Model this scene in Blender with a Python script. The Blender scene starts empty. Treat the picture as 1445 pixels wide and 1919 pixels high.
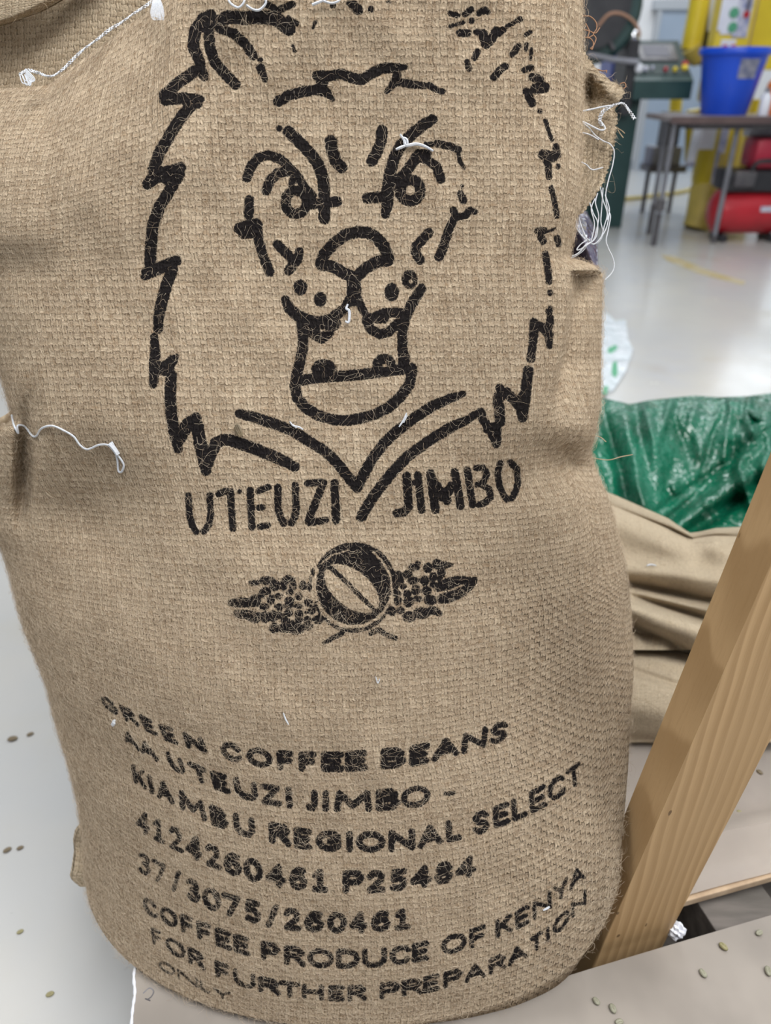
import bpy, bmesh, math, random
import numpy as np
from mathutils import Vector, Matrix

# ------------------------------------------------------------------ camera, world, lights, exposure
scene = bpy.context.scene
COL = scene.collection
random.seed(7)
rng = np.random.default_rng(7)
FPX, CX, CY, PITCH, CAMH = 1386.0, 722.5, 959.5, math.radians(30.5), 0.98
cam_data = bpy.data.cameras.new('camera')
cam_data.sensor_fit = 'VERTICAL'
cam_data.sensor_height = 36.0
cam_data.lens = FPX / 1919.0 * 36.0
cam_data.clip_start, cam_data.clip_end = 0.02, 60
cam_data.dof.use_dof = True
cam_data.dof.focus_distance = 0.665
cam_data.dof.aperture_fstop = 4.6
cam = bpy.data.objects.new('camera', cam_data)
COL.objects.link(cam)
cam.location = (0, 0, CAMH)
cam.rotation_euler = (math.pi / 2 - PITCH, 0, 0)
scene.camera = cam

world = bpy.data.worlds.new('world')
scene.world = world
world.use_nodes = True
bg = world.node_tree.nodes['Background']
bg.inputs['Color'].default_value = (0.88, 0.94, 1.0, 1)
bg.inputs['Strength'].default_value = 0.42


def area_light(name, loc, aim, sx, sy, power, color=(1, 1, 1)):
    l = bpy.data.lights.new(name, 'AREA')
    l.shape = 'RECTANGLE'
    l.size, l.size_y, l.energy, l.color = sx, sy, power, color
    o = bpy.data.objects.new(name, l)
    COL.objects.link(o)
    o.location = loc
    o.rotation_euler = (Vector(aim) - Vector(loc)).to_track_quat('-Z', 'Y').to_euler()
    return o


area_light('overhead_light', (0.8, -0.15, 3.3), (0.05, 0.75, 0.7), 2.4, 1.2, 84, (1.0, 0.985, 0.965))
area_light('overhead_light', (2.3, -0.5, 2.6), (0.2, 0.7, 0.6), 1.0, 1.6, 30, (1.0, 0.98, 0.95))
area_light('overhead_light', (-1.9, 0.9, 3.0), (-0.2, 0.7, 0.6), 0.9, 1.6, 34, (1.0, 0.985, 0.96))  # left fill, added to brighten the floor and sack at left
area_light('overhead_light', (0.9, 3.3, 3.4), (0.8, 2.6, 0.0), 0.5, 1.8, 26, (0.97, 0.99, 1.0))  # added source, placed so the green bag reflects it as glints
area_light('overhead_light', (2.2, 5.0, 4.2), (2.2, 5.4, 0.0), 1.2, 4.0, 36, (0.95, 0.98, 1.0))
area_light('overhead_light', (2.5, 8.3, 4.2), (2.5, 9.2, 0.0), 4.0, 1.0, 75, (0.93, 0.97, 1.0))
scene.view_settings.view_transform = 'Standard'
scene.view_settings.look = 'None'
scene.view_settings.gamma = 1.0
scene.view_settings.use_curve_mapping = False
scene.view_settings.exposure = 0.40
scene.cycles.max_bounces = 6
scene.cycles.transparent_max_bounces = 8

# ------------------------------------------------------------------ fitting helpers
CP, SP = math.cos(PITCH), math.sin(PITCH)


def pw(x, y, t):
    """world point seen at photo position (x, y) at depth t along the optical axis"""
    x = np.asarray(x, float); y = np.asarray(y, float); t = np.asarray(t, float)
    v = (CY - y) / FPX
    return np.stack(np.broadcast_arrays((x - CX) / FPX * t, (CP + v * SP) * t, CAMH + (-SP + v * CP) * t), -1)


def on_plane(x, y, z):
    v = (CY - np.asarray(y, float)) / FPX
    return pw(x, y, (z - CAMH) / (-SP + v * CP))


def at_y(x, y, Y):
    v = (CY - np.asarray(y, float)) / FPX
    return pw(x, y, Y / (CP + v * SP))


# ------------------------------------------------------------------ node helpers
class X:
    """tiny wrapper: arithmetic on shader sockets"""
    def __init__(self, nt, s): self.nt, self.s = nt, s
    def _m(self, op, *a):
        n = self.nt.nodes.new('ShaderNodeMath'); n.operation = op
        for k, q in enumerate((self,) + a):
            if isinstance(q, X): self.nt.links.new(q.s, n.inputs[k])
            else: n.inputs[k].default_value = q
        return X(self.nt, n.outputs[0])
    def __add__(self, o): return self._m('ADD', o)
    def __radd__(self, o): return self._m('ADD', o)
    def __sub__(self, o): return self._m('SUBTRACT', o)
    def __rsub__(self, o): return (self * -1.0) + o
    def __mul__(self, o): return self._m('MULTIPLY', o)
    def __rmul__(self, o): return self._m('MULTIPLY', o)
    def __truediv__(self, o): return self._m('DIVIDE', o)
    def floor(self): return self._m('FLOOR')
    def fract(self): return self._m('FRACT')
    def sin(self): return self._m('SINE')
    def abs(self): return self._m('ABSOLUTE')
    def pow(self, e): return self._m('POWER', e)
    def max(self, o): return self._m('MAXIMUM', o)
    def min(self, o): return self._m('MINIMUM', o)
    def mod(self, o): return self._m('FLOORED_MODULO', o)
    def gt(self, o): return self._m('GREATER_THAN', o)
    def smooth(self, a, b):
        n = self.nt.nodes.new('ShaderNodeMapRange'); n.interpolation_type = 'SMOOTHSTEP'
        self.nt.links.new(self.s, n.inputs[0])
        n.inputs[1].default_value, n.inputs[2].default_value = a, b
        return X(self.nt, n.outputs[0])
    def lerp(self, a, b): return self * b + (1.0 - self) * a      # self = factor


def mat(name, color=(0.5, 0.5, 0.5), rough=0.6, metal=0.0, spec=0.5):
    m = bpy.data.materials.new(name); m.use_nodes = True
    b = m.node_tree.nodes['Principled BSDF']
    b.inputs['Base Color'].default_value = (*color, 1)
    b.inputs['Roughness'].default_value = rough
    b.inputs['Metallic'].default_value = metal
    b.inputs['Specular IOR Level'].default_value = spec
    return m


def cvec(nt, x, y, z=0.0):
    n = nt.nodes.new('ShaderNodeCombineXYZ')
    for k, q in enumerate((x, y, z)):
        if isinstance(q, X): nt.links.new(q.s, n.inputs[k])
        else: n.inputs[k].default_value = q
    return n.outputs[0]


def noise(nt, vec, scale, detail=2.0, rough=0.5):
    n = nt.nodes.new('ShaderNodeTexNoise')
    n.inputs['Scale'].default_value, n.inputs['Detail'].default_value = scale, detail
    n.inputs['Roughness'].default_value = rough
    if vec is not None: nt.links.new(vec, n.inputs['Vector'])
    return X(nt, n.outputs[0])


def white(nt, vec):
    n = nt.nodes.new('ShaderNodeTexWhiteNoise'); n.noise_dimensions = '2D'
    nt.links.new(vec, n.inputs['Vector'])
    return X(nt, n.outputs['Value'])


def mixc(nt, f, a, b):
    n = nt.nodes.new('ShaderNodeMix'); n.data_type = 'RGBA'
    if isinstance(f, X): nt.links.new(f.s, n.inputs[0])
    else: n.inputs[0].default_value = f
    for k, q in ((6, a), (7, b)):
        if isinstance(q, tuple): n.inputs[k].default_value = (*q, 1)
        else: nt.links.new(q, n.inputs[k])
    return n.outputs[2]


def bump(nt, h, dist, strength=1.0):
    n = nt.nodes.new('ShaderNodeBump')
    n.inputs['Distance'].default_value, n.inputs['Strength'].default_value = dist, strength
    nt.links.new(h.s, n.inputs['Height'])
    nt.links.new(n.outputs[0], nt.nodes['Principled BSDF'].inputs['Normal'])


def objco(nt, kind='Object'):
    return nt.nodes.new('ShaderNodeTexCoord').outputs[kind]


def noisy(name, c1, c2, scale, rough=0.6, bumpd=0.0, detail=4, metal=0.0, lo=0.3, hi=0.7, stretch=None):
    m = mat(name, c1, rough, metal); nt = m.node_tree
    v = objco(nt)
    if stretch:
        mp = nt.nodes.new('ShaderNodeMapping'); mp.inputs['Scale'].default_value = stretch
        nt.links.new(v, mp.inputs[0]); v = mp.outputs[0]
    n = noise(nt, v, scale, detail)
    nt.links.new(mixc(nt, n.smooth(lo, hi), c1, c2), nt.nodes['Principled BSDF'].inputs['Base Color'])
    if bumpd: bump(nt, n, bumpd)
    return m


# ------------------------------------------------------------------ object helpers
def empty(name, loc, label=None, cat=None, group=None):
    o = bpy.data.objects.new(name, None)
    o.empty_display_size = 0.05
    COL.objects.link(o); o.location = loc
    tag(o, label, cat, group)
    return o


def tag(o, label=None, cat=None, group=None, kind=None):
    for k, q in (('label', label), ('category', cat), ('group', group), ('kind', kind)):
        if q: o[k] = q
    return o


def wloc(o):
    p = Vector((0, 0, 0))
    while o is not None:
        p += Vector(o.location); o = o.parent
    return p


def link(name, me, m, parent=None, smooth=False, loc=None):
    if m is not None: me.materials.append(m)
    if smooth: me.shade_smooth()
    o = bpy.data.objects.new(name, me); COL.objects.link(o)
    if parent is not None: o.parent = parent
    if loc is not None: o.location = loc
    return o


class MB:
    """collects shapes in world space and links them as one mesh"""
    def __init__(self): self.bm = bmesh.new()
    def box(self, c, s, rot=None, taper=None, bevel=0.0):
        g = bmesh.ops.create_cube(self.bm, size=1.0)['verts']
        for v in g:
            q = Vector((v.co.x * s[0], v.co.y * s[1], v.co.z * s[2]))
            if taper and v.co.z < 0: q.x *= taper; q.y *= taper
            v.co = q
        if bevel:
            ed = list({e for v in g for e in v.link_edges})
            r = bmesh.ops.bevel(self.bm, geom=ed, offset=bevel, segments=2, affect='EDGES', profile=0.6)
            g = list({v for f in r['faces'] for v in f.verts} | {v for v in g if v.is_valid})
        R = Matrix.Rotation(rot, 3, 'Z') if isinstance(rot, (int, float)) else rot
        for v in g:
            v.co = (R @ v.co if R is not None else v.co) + Vector(c)
        return self
    def tube(self, pts, r, seg=10, cap=True):
        P = [Vector(p) for p in pts]
        rs = r if hasattr(r, '__len__') else [r] * len(P)
        rings, up = [], None
        for k, p in enumerate(P):
            d = (P[min(k + 1, len(P) - 1)] - P[max(k - 1, 0)])
            if d.length < 1e-9: d = Vector((0, 0, 1))
            d.normalize()
            if up is None:
                up = d.orthogonal().normalized()
            up = (up - d * up.dot(d))
            up = up.normalized() if up.length > 1e-6 else d.orthogonal().normalized()
            s = d.cross(up)
            rings.append([self.bm.verts.new(p + (up * math.cos(a) + s * math.sin(a)) * rs[k])
                          for a in (2 * math.pi * j / seg for j in range(seg))])
        for A, B in zip(rings, rings[1:]):
            for j in range(seg):
                self.bm.faces.new((A[j], A[(j + 1) % seg], B[(j + 1) % seg], B[j]))
        if cap:
            self.bm.faces.new(rings[0][::-1]); self.bm.faces.new(rings[-1])
        return self
    def lathe(self, prof, c, seg=28, rot=None):
        rings = []
        for r, z in prof:
            rings.append([self.bm.verts.new((rot @ Vector((r * math.cos(a), r * math.sin(a), z)) if rot is not None else
                                             Vector((r * math.cos(a), r * math.sin(a), z))) + Vector(c))
                          for a in (2 * math.pi * j / seg for j in range(seg))])
        for A, B in zip(rings, rings[1:]):
            for j in range(seg):
                self.bm.faces.new((A[j], A[(j + 1) % seg], B[(j + 1) % seg], B[j]))
        self.bm.faces.new(rings[0][::-1]); self.bm.faces.new(rings[-1])
        return self
    def prism(self, poly, z0, z1):
        a = [self.bm.verts.new((p[0], p[1], z0)) for p in poly]
        b = [self.bm.verts.new((p[0], p[1], z1)) for p in poly]
        n = len(a)
        self.bm.faces.new(a[::-1]); self.bm.faces.new(b)
        for k in range(n):
            self.bm.faces.new((a[k], a[(k + 1) % n], b[(k + 1) % n], b[k]))
        return self
    def build(self, name, m, parent=None, smooth=False, loc=None):
        bmesh.ops.recalc_face_normals(self.bm, faces=self.bm.faces)
        off = wloc(parent) if parent is not None else Vector(loc or (0, 0, 0))
        for v in self.bm.verts: v.co -= off
        me = bpy.data.meshes.new(name); self.bm.to_mesh(me); self.bm.free()
        if smooth:
            me.shade_smooth()
            try: me.set_sharp_from_angle(angle=math.radians(40))
            except Exception: pass
        return link(name, me, m, parent, False, None if parent is not None else loc)


def catmull(pts, n=6):
    P = np.asarray(pts, float)
    if len(P) < 3: return P
    Q = np.vstack([2 * P[0] - P[1], P, 2 * P[-1] - P[-2]])
    out = []
    for k in range(1, len(Q) - 2):
        p0, p1, p2, p3 = Q[k - 1:k + 3]
        for j in range(n):
            t = j / n
            out.append(0.5 * (2 * p1 + (p2 - p0) * t + (2 * p0 - 5 * p1 + 4 * p2 - p3) * t * t + (3 * p1 - p0 - 3 * p2 + p3) * t ** 3))
    out.append(P[-1])
    return np.array(out)


def quad_mesh(name, V, F, uv=None, attrs=None):
    me = bpy.data.meshes.new(name)
    V = np.ascontiguousarray(V, np.float32); F = np.ascontiguousarray(F, np.int32)
    me.vertices.add(len(V)); me.vertices.foreach_set('co', V.ravel())
    me.loops.add(F.size); me.loops.foreach_set('vertex_index', F.ravel())
    me.polygons.add(len(F))
    me.polygons.foreach_set('loop_start', np.arange(0, F.size, 4, dtype=np.int32))
    me.update(calc_edges=True)
    if uv is not None:
        l = me.uv_layers.new(name='weave')
        l.data.foreach_set('uv', np.ascontiguousarray(uv[F.ravel()], np.float32).ravel())
    for k, q in (attrs or {}).items():
        a = me.attributes.new(k, 'FLOAT', 'POINT')
        a.data.foreach_set('value', np.ascontiguousarray(q, np.float32))
    me.validate()
    return me


def grid_faces(nr, nc, wrap=False):
    r, c = np.meshgrid(np.arange(nr - 1), np.arange(nc if wrap else nc - 1), indexing='ij')
    c2 = (c + 1) % nc
    return np.stack([r * nc + c, (r + 1) * nc + c, (r + 1) * nc + c2, r * nc + c2], -1).reshape(-1, 4)


def interp(x, knots):
    k = np.asarray(knots, float)
    x = np.asarray(x, float)
    # monotone-ish smooth interpolation: linear, then the caller smooths
    return np.interp(x, k[:, 0], k[:, 1])


def sinterp(lo, hi, knots, win):
    """smoothed table of a knot curve, returned as a function"""
    xs = np.arange(lo - 400, hi + 400, 1.0)
    ys = interp(xs, knots)
    if win > 1:
        w = np.hanning(win + 2)[1:-1]; w /= w.sum()
        ys = np.convolve(np.pad(ys, win, mode='edge'), w, 'same')[win:-win]
    return lambda q: np.interp(q, xs, ys)

# ------------------------------------------------------------------ materials
def burlap_material(name, inked, light=(0.70, 0.575, 0.42), dark=(0.245, 0.17, 0.105), pu=13.0, pv=12.0):
    m = mat(name, light, 0.95, 0, 0.04); nt = m.node_tree
    bs = nt.nodes['Principled BSDF']
    uvn = nt.nodes.new('ShaderNodeUVMap'); uvn.uv_map = 'weave'
    sp = nt.nodes.new('ShaderNodeSeparateXYZ'); nt.links.new(uvn.outputs[0], sp.inputs[0])
    u, v = X(nt, sp.outputs[0]), X(nt, sp.outputs[1])
    wob = noise(nt, cvec(nt, u * 0.03, v * 0.05), 1.0, 3.0, 0.6)
    wob2 = noise(nt, cvec(nt, u * 0.05, v * 0.03, 7.3), 1.0, 3.0, 0.6)
    jit = noise(nt, cvec(nt, u * 0.13, v * 0.16, 2.0), 1.0, 2.0, 0.5)
    jit2 = noise(nt, cvec(nt, u * 0.16, v * 0.13, 41.0), 1.0, 2.0, 0.5)
    a = (u + (wob - 0.5) * 9.0 + (jit - 0.5) * 5.0) / pu
    b = (v + (wob2 - 0.5) * 8.0 + (jit2 - 0.5) * 5.0) / pv
    i, j, fa, fb = a.floor(), b.floor(), a.fract(), b.fract()
    sgn = 1.0 - (i + j).mod(2.0) * 2.0             # +1: the warp pair runs over, -1: the weft runs over
    und = sgn * ((fa * math.pi).sin() * (fb * math.pi).sin()).max(0.0).pow(0.6)
    a2 = (a * 2.0).fract()
    yw0 = white(nt, cvec(nt, (a * 2.0).floor() + 7.0, (v * 0.02 + i * 0.37).floor()))
    yf0 = white(nt, cvec(nt, (u * 0.02 + j * 0.61).floor() + 57.0, j))
    wp = (a2 * math.pi).sin().max(0.0).pow(1.0)
    fp = (fb * math.pi).sin().max(0.0).pow(0.6)
    hw = wp * (0.50 + yw0 * 0.24) + und * 0.5 + 0.25
    hf = fp * (0.46 + yf0 * 0.28) - und * 0.5
    par = hf.gt(-9.0) * (hf - hw).smooth(-0.04, 0.04)
    h = hw.max(hf).max(0.0)
    if inked:
        rb = nt.nodes.new('ShaderNodeAttribute'); rb.attribute_name = 'rib'
        h = (h + X(nt, rb.outputs['Fac']) * ((a - b) * math.pi).sin() * 0.34).max(0.0)
    yarn_w = white(nt, cvec(nt, (a * 2.0).floor(), (v * 0.006 + i * 0.37).floor()))
    yarn_f = white(nt, cvec(nt, (u * 0.006 + j * 0.61).floor() + 31.0, j))
    streak_w = noise(nt, cvec(nt, u * 0.9, v * 0.075), 1.0, 3.0, 0.65)
    streak_f = noise(nt, cvec(nt, u * 0.075, v * 0.9, 3.0), 1.0, 3.0, 0.65)
    yarn = par.lerp(yarn_w, yarn_f)
    streak = par.lerp(streak_w, streak_f)
    patch = noise(nt, cvec(nt, u * 0.018, v * 0.03, 11.0), 1.0, 4.0, 0.6)
    fuzz = noise(nt, cvec(nt, u * 0.25, v * 0.22, 5.0), 1.0, 4.0, 0.75)
    tone = (yarn * 0.34 + streak.smooth(0.30, 0.70) * 0.62 + patch.smooth(0.3, 0.7) * 0.14 + fuzz.smooth(0.3, 0.7) * 0.42 - 0.25)
    col = mixc(nt, tone, dark, light)
    rust = noise(nt, cvec(nt, u * 0.06, v * 0.10, 23.0), 1.0, 2.0, 0.5)
    col = mixc(nt, rust.smooth(0.55, 0.72) * 0.36, col, (0.38, 0.25, 0.14))
    gap = h.smooth(0.18, 0.66)
    col = mixc(nt, 1.0 - (gap * 0.90 + 0.10), col, (0.060, 0.042, 0.027))  # yarn gaps: dark inside showing through, plus shade put into the colour
    if inked:
        at = nt.nodes.new('ShaderNodeAttribute'); at.attribute_name = 'ink'
        d = X(nt, at.outputs['Fac'])
        fine = noise(nt, cvec(nt, u * 0.55, v * 0.42, 9.0), 1.0, 4.0, 0.8)
        wear = noise(nt, cvec(nt, u * 0.12, v * 0.12, 17.0), 1.0, 3.0, 0.6)
        k = (d + (fine - 0.5) * 6.5 + (h - 0.62) * 2.2 + 0.2 - wear.smooth(0.60, 0.82) * 3.2).smooth(-0.9, 1.2)
        inkc = mixc(nt, (streak * 0.5 + fuzz * 0.5).smooth(0.48, 0.75) * 0.5, (0.004, 0.0045, 0.0075), (0.030, 0.031, 0.040))
        col = mixc(nt, k * 0.97, col, inkc)
    nt.links.new(col, bs.inputs['Base Color'])
    bs.inputs['Sheen Weight'].default_value = 0.0
    bs.inputs['Sheen Roughness'].default_value = 0.6
    bump(nt, h * 0.85 + streak * 0.6 + fuzz * 0.9, 0.0021, 0.95)
    return m


M = {}
M['burlap_print'] = burlap_material('printed burlap', True)
M['burlap'] = burlap_material('plain burlap', False, (0.70, 0.585, 0.43), (0.35, 0.265, 0.17))
M['burlap_far'] = burlap_material('plain burlap cloth', False, (0.78, 0.66, 0.49), (0.58, 0.465, 0.32), 6.5, 5.0)
M['jute'] = noisy('jute fibre', (0.50, 0.40, 0.275), (0.32, 0.235, 0.145), 160, 0.9)
M['jute_brown'] = mat('brown jute yarn', (0.26, 0.145, 0.085), 0.9)
M['thread'] = noisy('white cotton thread', (0.60, 0.62, 0.66), (0.48, 0.51, 0.56), 900, 0.85)


# fibres: tone varies from fibre to fibre
def fibre_material():
    m = mat('jute fuzz', (0.6, 0.5, 0.37), 0.8, 0, 0.25); nt = m.node_tree
    hi = nt.nodes.new('ShaderNodeHairInfo')
    r = X(nt, hi.outputs['Random'])
    nt.links.new(mixc(nt, r, (0.68, 0.58, 0.45), (0.34, 0.25, 0.165)), nt.nodes['Principled BSDF'].inputs['Base Color'])
    return m


M['fuzz'] = fibre_material()


def wood_material(name, c1, c2, c3):
    m = mat(name, c1, 0.6, 0, 0.3); nt = m.node_tree
    s = nt.nodes.new('ShaderNodeSeparateXYZ'); nt.links.new(objco(nt), s.inputs[0])
    x, y, z = (X(nt, s.outputs[k]) for k in range(3))
    wv = noise(nt, cvec(nt, x * 6.0, y * 6.0, z * 1.3), 1.0, 3.0)
    g = ((x * 84.0 + y * 26.0 + wv * 5.5)).fract()
    ring = g.smooth(0.0, 0.75) * (1.0 - g.smooth(0.86, 1.0))
    fine = noise(nt, cvec(nt, x * 420.0, y * 420.0, z * 9.0), 1.0, 3.0)
    broad = noise(nt, cvec(nt, x * 22.0, y * 22.0, z * 2.0, ), 1.0, 3.0)
    col = mixc(nt, ring * 0.62, c1, c2)
    col = mixc(nt, broad.smooth(0.35, 0.7) * 0.5, col, c3)
    col = mixc(nt, fine.smooth(0.45, 0.85) * 0.28, col, c2)
    kn = noise(nt, cvec(nt, x * 120.0, y * 120.0, z * 80.0 + 4.0), 1.0, 0.0)
    col = mixc(nt, kn.smooth(0.86, 0.90) * 0.8, col, (0.10, 0.055, 0.025))
    nt.links.new(col, nt.nodes['Principled BSDF'].inputs['Base Color'])
    bump(nt, fine, 0.0006, 0.5)
    return m


M['pine'] = wood_material('pine stud', (0.46, 0.305, 0.155), (0.275, 0.165, 0.07), (0.38, 0.25, 0.125))
M['pallet'] = noisy('pallet wood', (0.17, 0.15, 0.135), (0.10, 0.09, 0.08), 9, 0.85, 0.001, stretch=(1, 6, 6))
M['sheet'] = noisy('grey paperboard', (0.275, 0.245, 0.215), (0.205, 0.182, 0.16), 7, 0.75, 0.0008)
M['sheet_edge'] = noisy('paperboard edge', (0.50, 0.375, 0.255), (0.36, 0.26, 0.17), 40, 0.85)
M['paper'] = noisy('dusty white paper', (0.60, 0.535, 0.475), (0.48, 0.425, 0.38), 6, 0.6, 0.001)
M['bean'] = noisy('green coffee bean', (0.27, 0.245, 0.12), (0.19, 0.17, 0.08), 90, 0.55)
M['bean_pale'] = noisy('pale coffee bean', (0.27, 0.265, 0.20), (0.19, 0.185, 0.13), 90, 0.55)
M['bean_dark'] = noisy('brown coffee husk', (0.17, 0.13, 0.075), (0.10, 0.075, 0.045), 90, 0.6)


def floor_material():
    m = mat('sealed concrete floor', (0.5, 0.5, 0.48), 0.25, 0, 0.5); nt = m.node_tree
    v = objco(nt)
    n1 = noise(nt, v, 0.9, 5.0, 0.6); n2 = noise(nt, v, 5.5, 4.0, 0.6); n3 = noise(nt, v, 38.0, 3.0, 0.6)
    n4 = noise(nt, v, 2.6, 2.0, 0.5)
    col = mixc(nt, n1.smooth(0.35, 0.65), (0.42, 0.428, 0.435), (0.475, 0.465, 0.44))
    col = mixc(nt, n2.smooth(0.45, 0.75) * 0.35, col, (0.44, 0.42, 0.36))
    col = mixc(nt, n4.smooth(0.58, 0.74) * 0.35, col, (0.40, 0.345, 0.24))
    col = mixc(nt, n3.smooth(0.72, 0.80) * 0.55, col, (0.20, 0.19, 0.17))
    nt.links.new(col, nt.nodes['Principled BSDF'].inputs['Base Color'])
    nt.links.new((n2 * 0.22 + 0.12).s, nt.nodes['Principled BSDF'].inputs['Roughness'])
    bump(nt, n2 * 0.7 + n1, 0.004, 0.5)
    return m


M['floor'] = floor_material()
M['wall'] = noisy('white painted wall', (0.74, 0.75, 0.77), (0.66, 0.67, 0.70), 2, 0.8)
M['wall_far'] = noisy('grey painted wall', (0.30, 0.30, 0.31), (0.26, 0.26, 0.27), 2, 0.8)
M['door'] = noisy('blue grey door paint', (0.33, 0.40, 0.50), (0.29, 0.36, 0.46), 1.5, 0.5)
M['door_frame'] = mat('door frame paint', (0.40, 0.43, 0.47), 0.5)
M['yellow'] = noisy('yellow paint', (0.74, 0.58, 0.035), (0.62, 0.47, 0.03), 4, 0.35)
M['yellow_dull'] = noisy('worn yellow paint', (0.56, 0.44, 0.10), (0.44, 0.35, 0.09), 8, 0.55)
M['green_paint'] = noisy('dark green paint', (0.014, 0.045, 0.045), (0.022, 0.06, 0.058), 6, 0.4)
M['green_top'] = noisy('grey green console', (0.040, 0.060, 0.060), (0.030, 0.050, 0.050), 6, 0.65)
M['black'] = noisy('black steel', (0.016, 0.017, 0.022), (0.03, 0.03, 0.035), 12, 0.45)
M['dark_steel'] = noisy('dark steel', (0.085, 0.08, 0.09), (0.13, 0.125, 0.13), 12, 0.4, metal=0.3)
M['grey_steel'] = noisy('grey steel', (0.24, 0.245, 0.28), (0.18, 0.185, 0.21), 10, 0.4, metal=0.3)
M['chrome'] = mat('bright metal', (0.8, 0.82, 0.86), 0.15, 1.0)
M['screen_grey'] = mat('grey screen', (0.20, 0.20, 0.23), 0.7, 0, 0.2)
M['blue'] = noisy('blue plastic', (0.004, 0.072, 0.62), (0.006, 0.06, 0.52), 5, 0.32)
M['blue_dark'] = noisy('dull blue plastic', (0.07, 0.10, 0.42), (0.10, 0.14, 0.5), 5, 0.35)
M['label'] = noisy('scuffed white label', (0.60, 0.60, 0.66), (0.25, 0.28, 0.45), 22, 0.6)
M['red'] = noisy('red enamel', (0.48, 0.022, 0.035), (0.38, 0.02, 0.03), 5, 0.3)
M['red_bright'] = noisy('red plastic', (0.52, 0.03, 0.07), (0.44, 0.025, 0.055), 5, 0.4)
M['white'] = noisy('white plastic', (0.74, 0.76, 0.82), (0.66, 0.68, 0.75), 7, 0.45)
M['orange'] = mat('orange plastic', (0.85, 0.20, 0.02), 0.4)
M['table_top'] = noisy('scuffed table top', (0.36, 0.32, 0.33), (0.24, 0.20, 0.20), 6, 0.3)
M['table_edge'] = noisy('brown table edge', (0.085, 0.055, 0.055), (0.12, 0.08, 0.075), 8, 0.5)
M['green_dot'] = mat('green print', (0.08, 0.33, 0.18), 0.5)
M['tape'] = noisy('worn yellow floor tape', (0.40, 0.31, 0.12), (0.47, 0.42, 0.30), 9, 0.5)


def plastic_material(name, c1, c2):
    m = mat(name, c1, 0.09, 0, 0.8); nt = m.node_tree
    v = objco(nt)
    n1 = noise(nt, v, 9.0, 4.0, 0.55); n2 = noise(nt, v, 40.0, 2.0, 0.5)
    nt.links.new(mixc(nt, n1.smooth(0.35, 0.7), c1, c2), nt.nodes['Principled BSDF'].inputs['Base Color'])
    bump(nt, n1.pow(1.0) * 1.0 + (n2 - 0.5).abs() * 0.5, 0.026, 0.85)
    return m


M['green_bag'] = plastic_material('green plastic film', (0.002, 0.080, 0.040), (0.006, 0.125, 0.070))
M['purple_bag'] = plastic_material('dark violet plastic film', (0.035, 0.03, 0.06), (0.07, 0.06, 0.10))
M['clear_film'] = plastic_material('milky plastic film', (0.60, 0.66, 0.70), (0.68, 0.72, 0.76))


def lit_window():
    m = bpy.data.materials.new('daylit window glass'); m.use_nodes = True
    nt = m.node_tree; nt.nodes.clear()
    e = nt.nodes.new('ShaderNodeEmission'); o = nt.nodes.new('ShaderNodeOutputMaterial')
    e.inputs[0].default_value = (0.86, 0.93, 1.0, 1); e.inputs[1].default_value = 5.0
    nt.links.new(e.outputs[0], o.inputs[0])
    return m


M['window'] = lit_window()

# ------------------------------------------------------------------ the print on the sack: ink outline as a signed distance (design units = photo pixels)
IW, IH = 1445, 1960
INK = np.full((IH, IW), -14.0, np.float32)


def _win(x0, y0, x1, y1, pad):
    return (max(0, int(x0 - pad)), max(0, int(y0 - pad)), min(IW, int(x1 + pad) + 2), min(IH, int(y1 + pad) + 2))


def seg(x0, y0, r0, x1, y1, r1, erase=False):
    a, b, c, d = _win(min(x0, x1), min(y0, y1), max(x0, x1), max(y0, y1), max(r0, r1) + 14)
    if a >= c or b >= d: return
    yy, xx = np.mgrid[b:d, a:c]
    dx, dy = x1 - x0, y1 - y0
    L = dx * dx + dy * dy + 1e-9
    t = np.clip(((xx - x0) * dx + (yy - y0) * dy) / L, 0, 1)
    q = (r0 + (r1 - r0) * t - np.hypot(xx - x0 - t * dx, yy - y0 - t * dy)).astype(np.float32)
    W = INK[b:d, a:c]
    if erase: np.minimum(W, -q, out=W)
    else: np.maximum(W, q, out=W)


def st(r, *p, erase=False):
    """stroke through points (x, y) or (x, y, r)"""
    p = [(q[0], q[1], q[2] if len(q) > 2 else r) for q in p]
    if len(p) == 1: p = p * 2
    for A, B in zip(p, p[1:]): seg(*A, *B, erase=erase)


def ell(cx, cy, rx, ry, rot=0.0, erase=False):
    m = max(rx, ry)
    a, b, c, d = _win(cx - m, cy - m, cx + m, cy + m, 14)
    if a >= c or b >= d: return
    yy, xx = np.mgrid[b:d, a:c]
    cs, sn = math.cos(rot), math.sin(rot)
    X_, Y_ = (xx - cx) * cs + (yy - cy) * sn, -(xx - cx) * sn + (yy - cy) * cs
    q = ((1 - np.sqrt((X_ / rx) ** 2 + (Y_ / ry) ** 2)) * min(rx, ry)).astype(np.float32)
    W = INK[b:d, a:c]
    if erase: np.minimum(W, -q, out=W)
    else: np.maximum(W, q, out=W)


def arc(r, cx, cy, rx, ry, a0, a1, n=16, erase=False):
    st(r, *[(cx + rx * math.cos(math.radians(a0 + (a1 - a0) * k / n)), cy + ry * math.sin(math.radians(a0 + (a1 - a0) * k / n))) for k in range(n + 1)], erase=erase)


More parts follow.
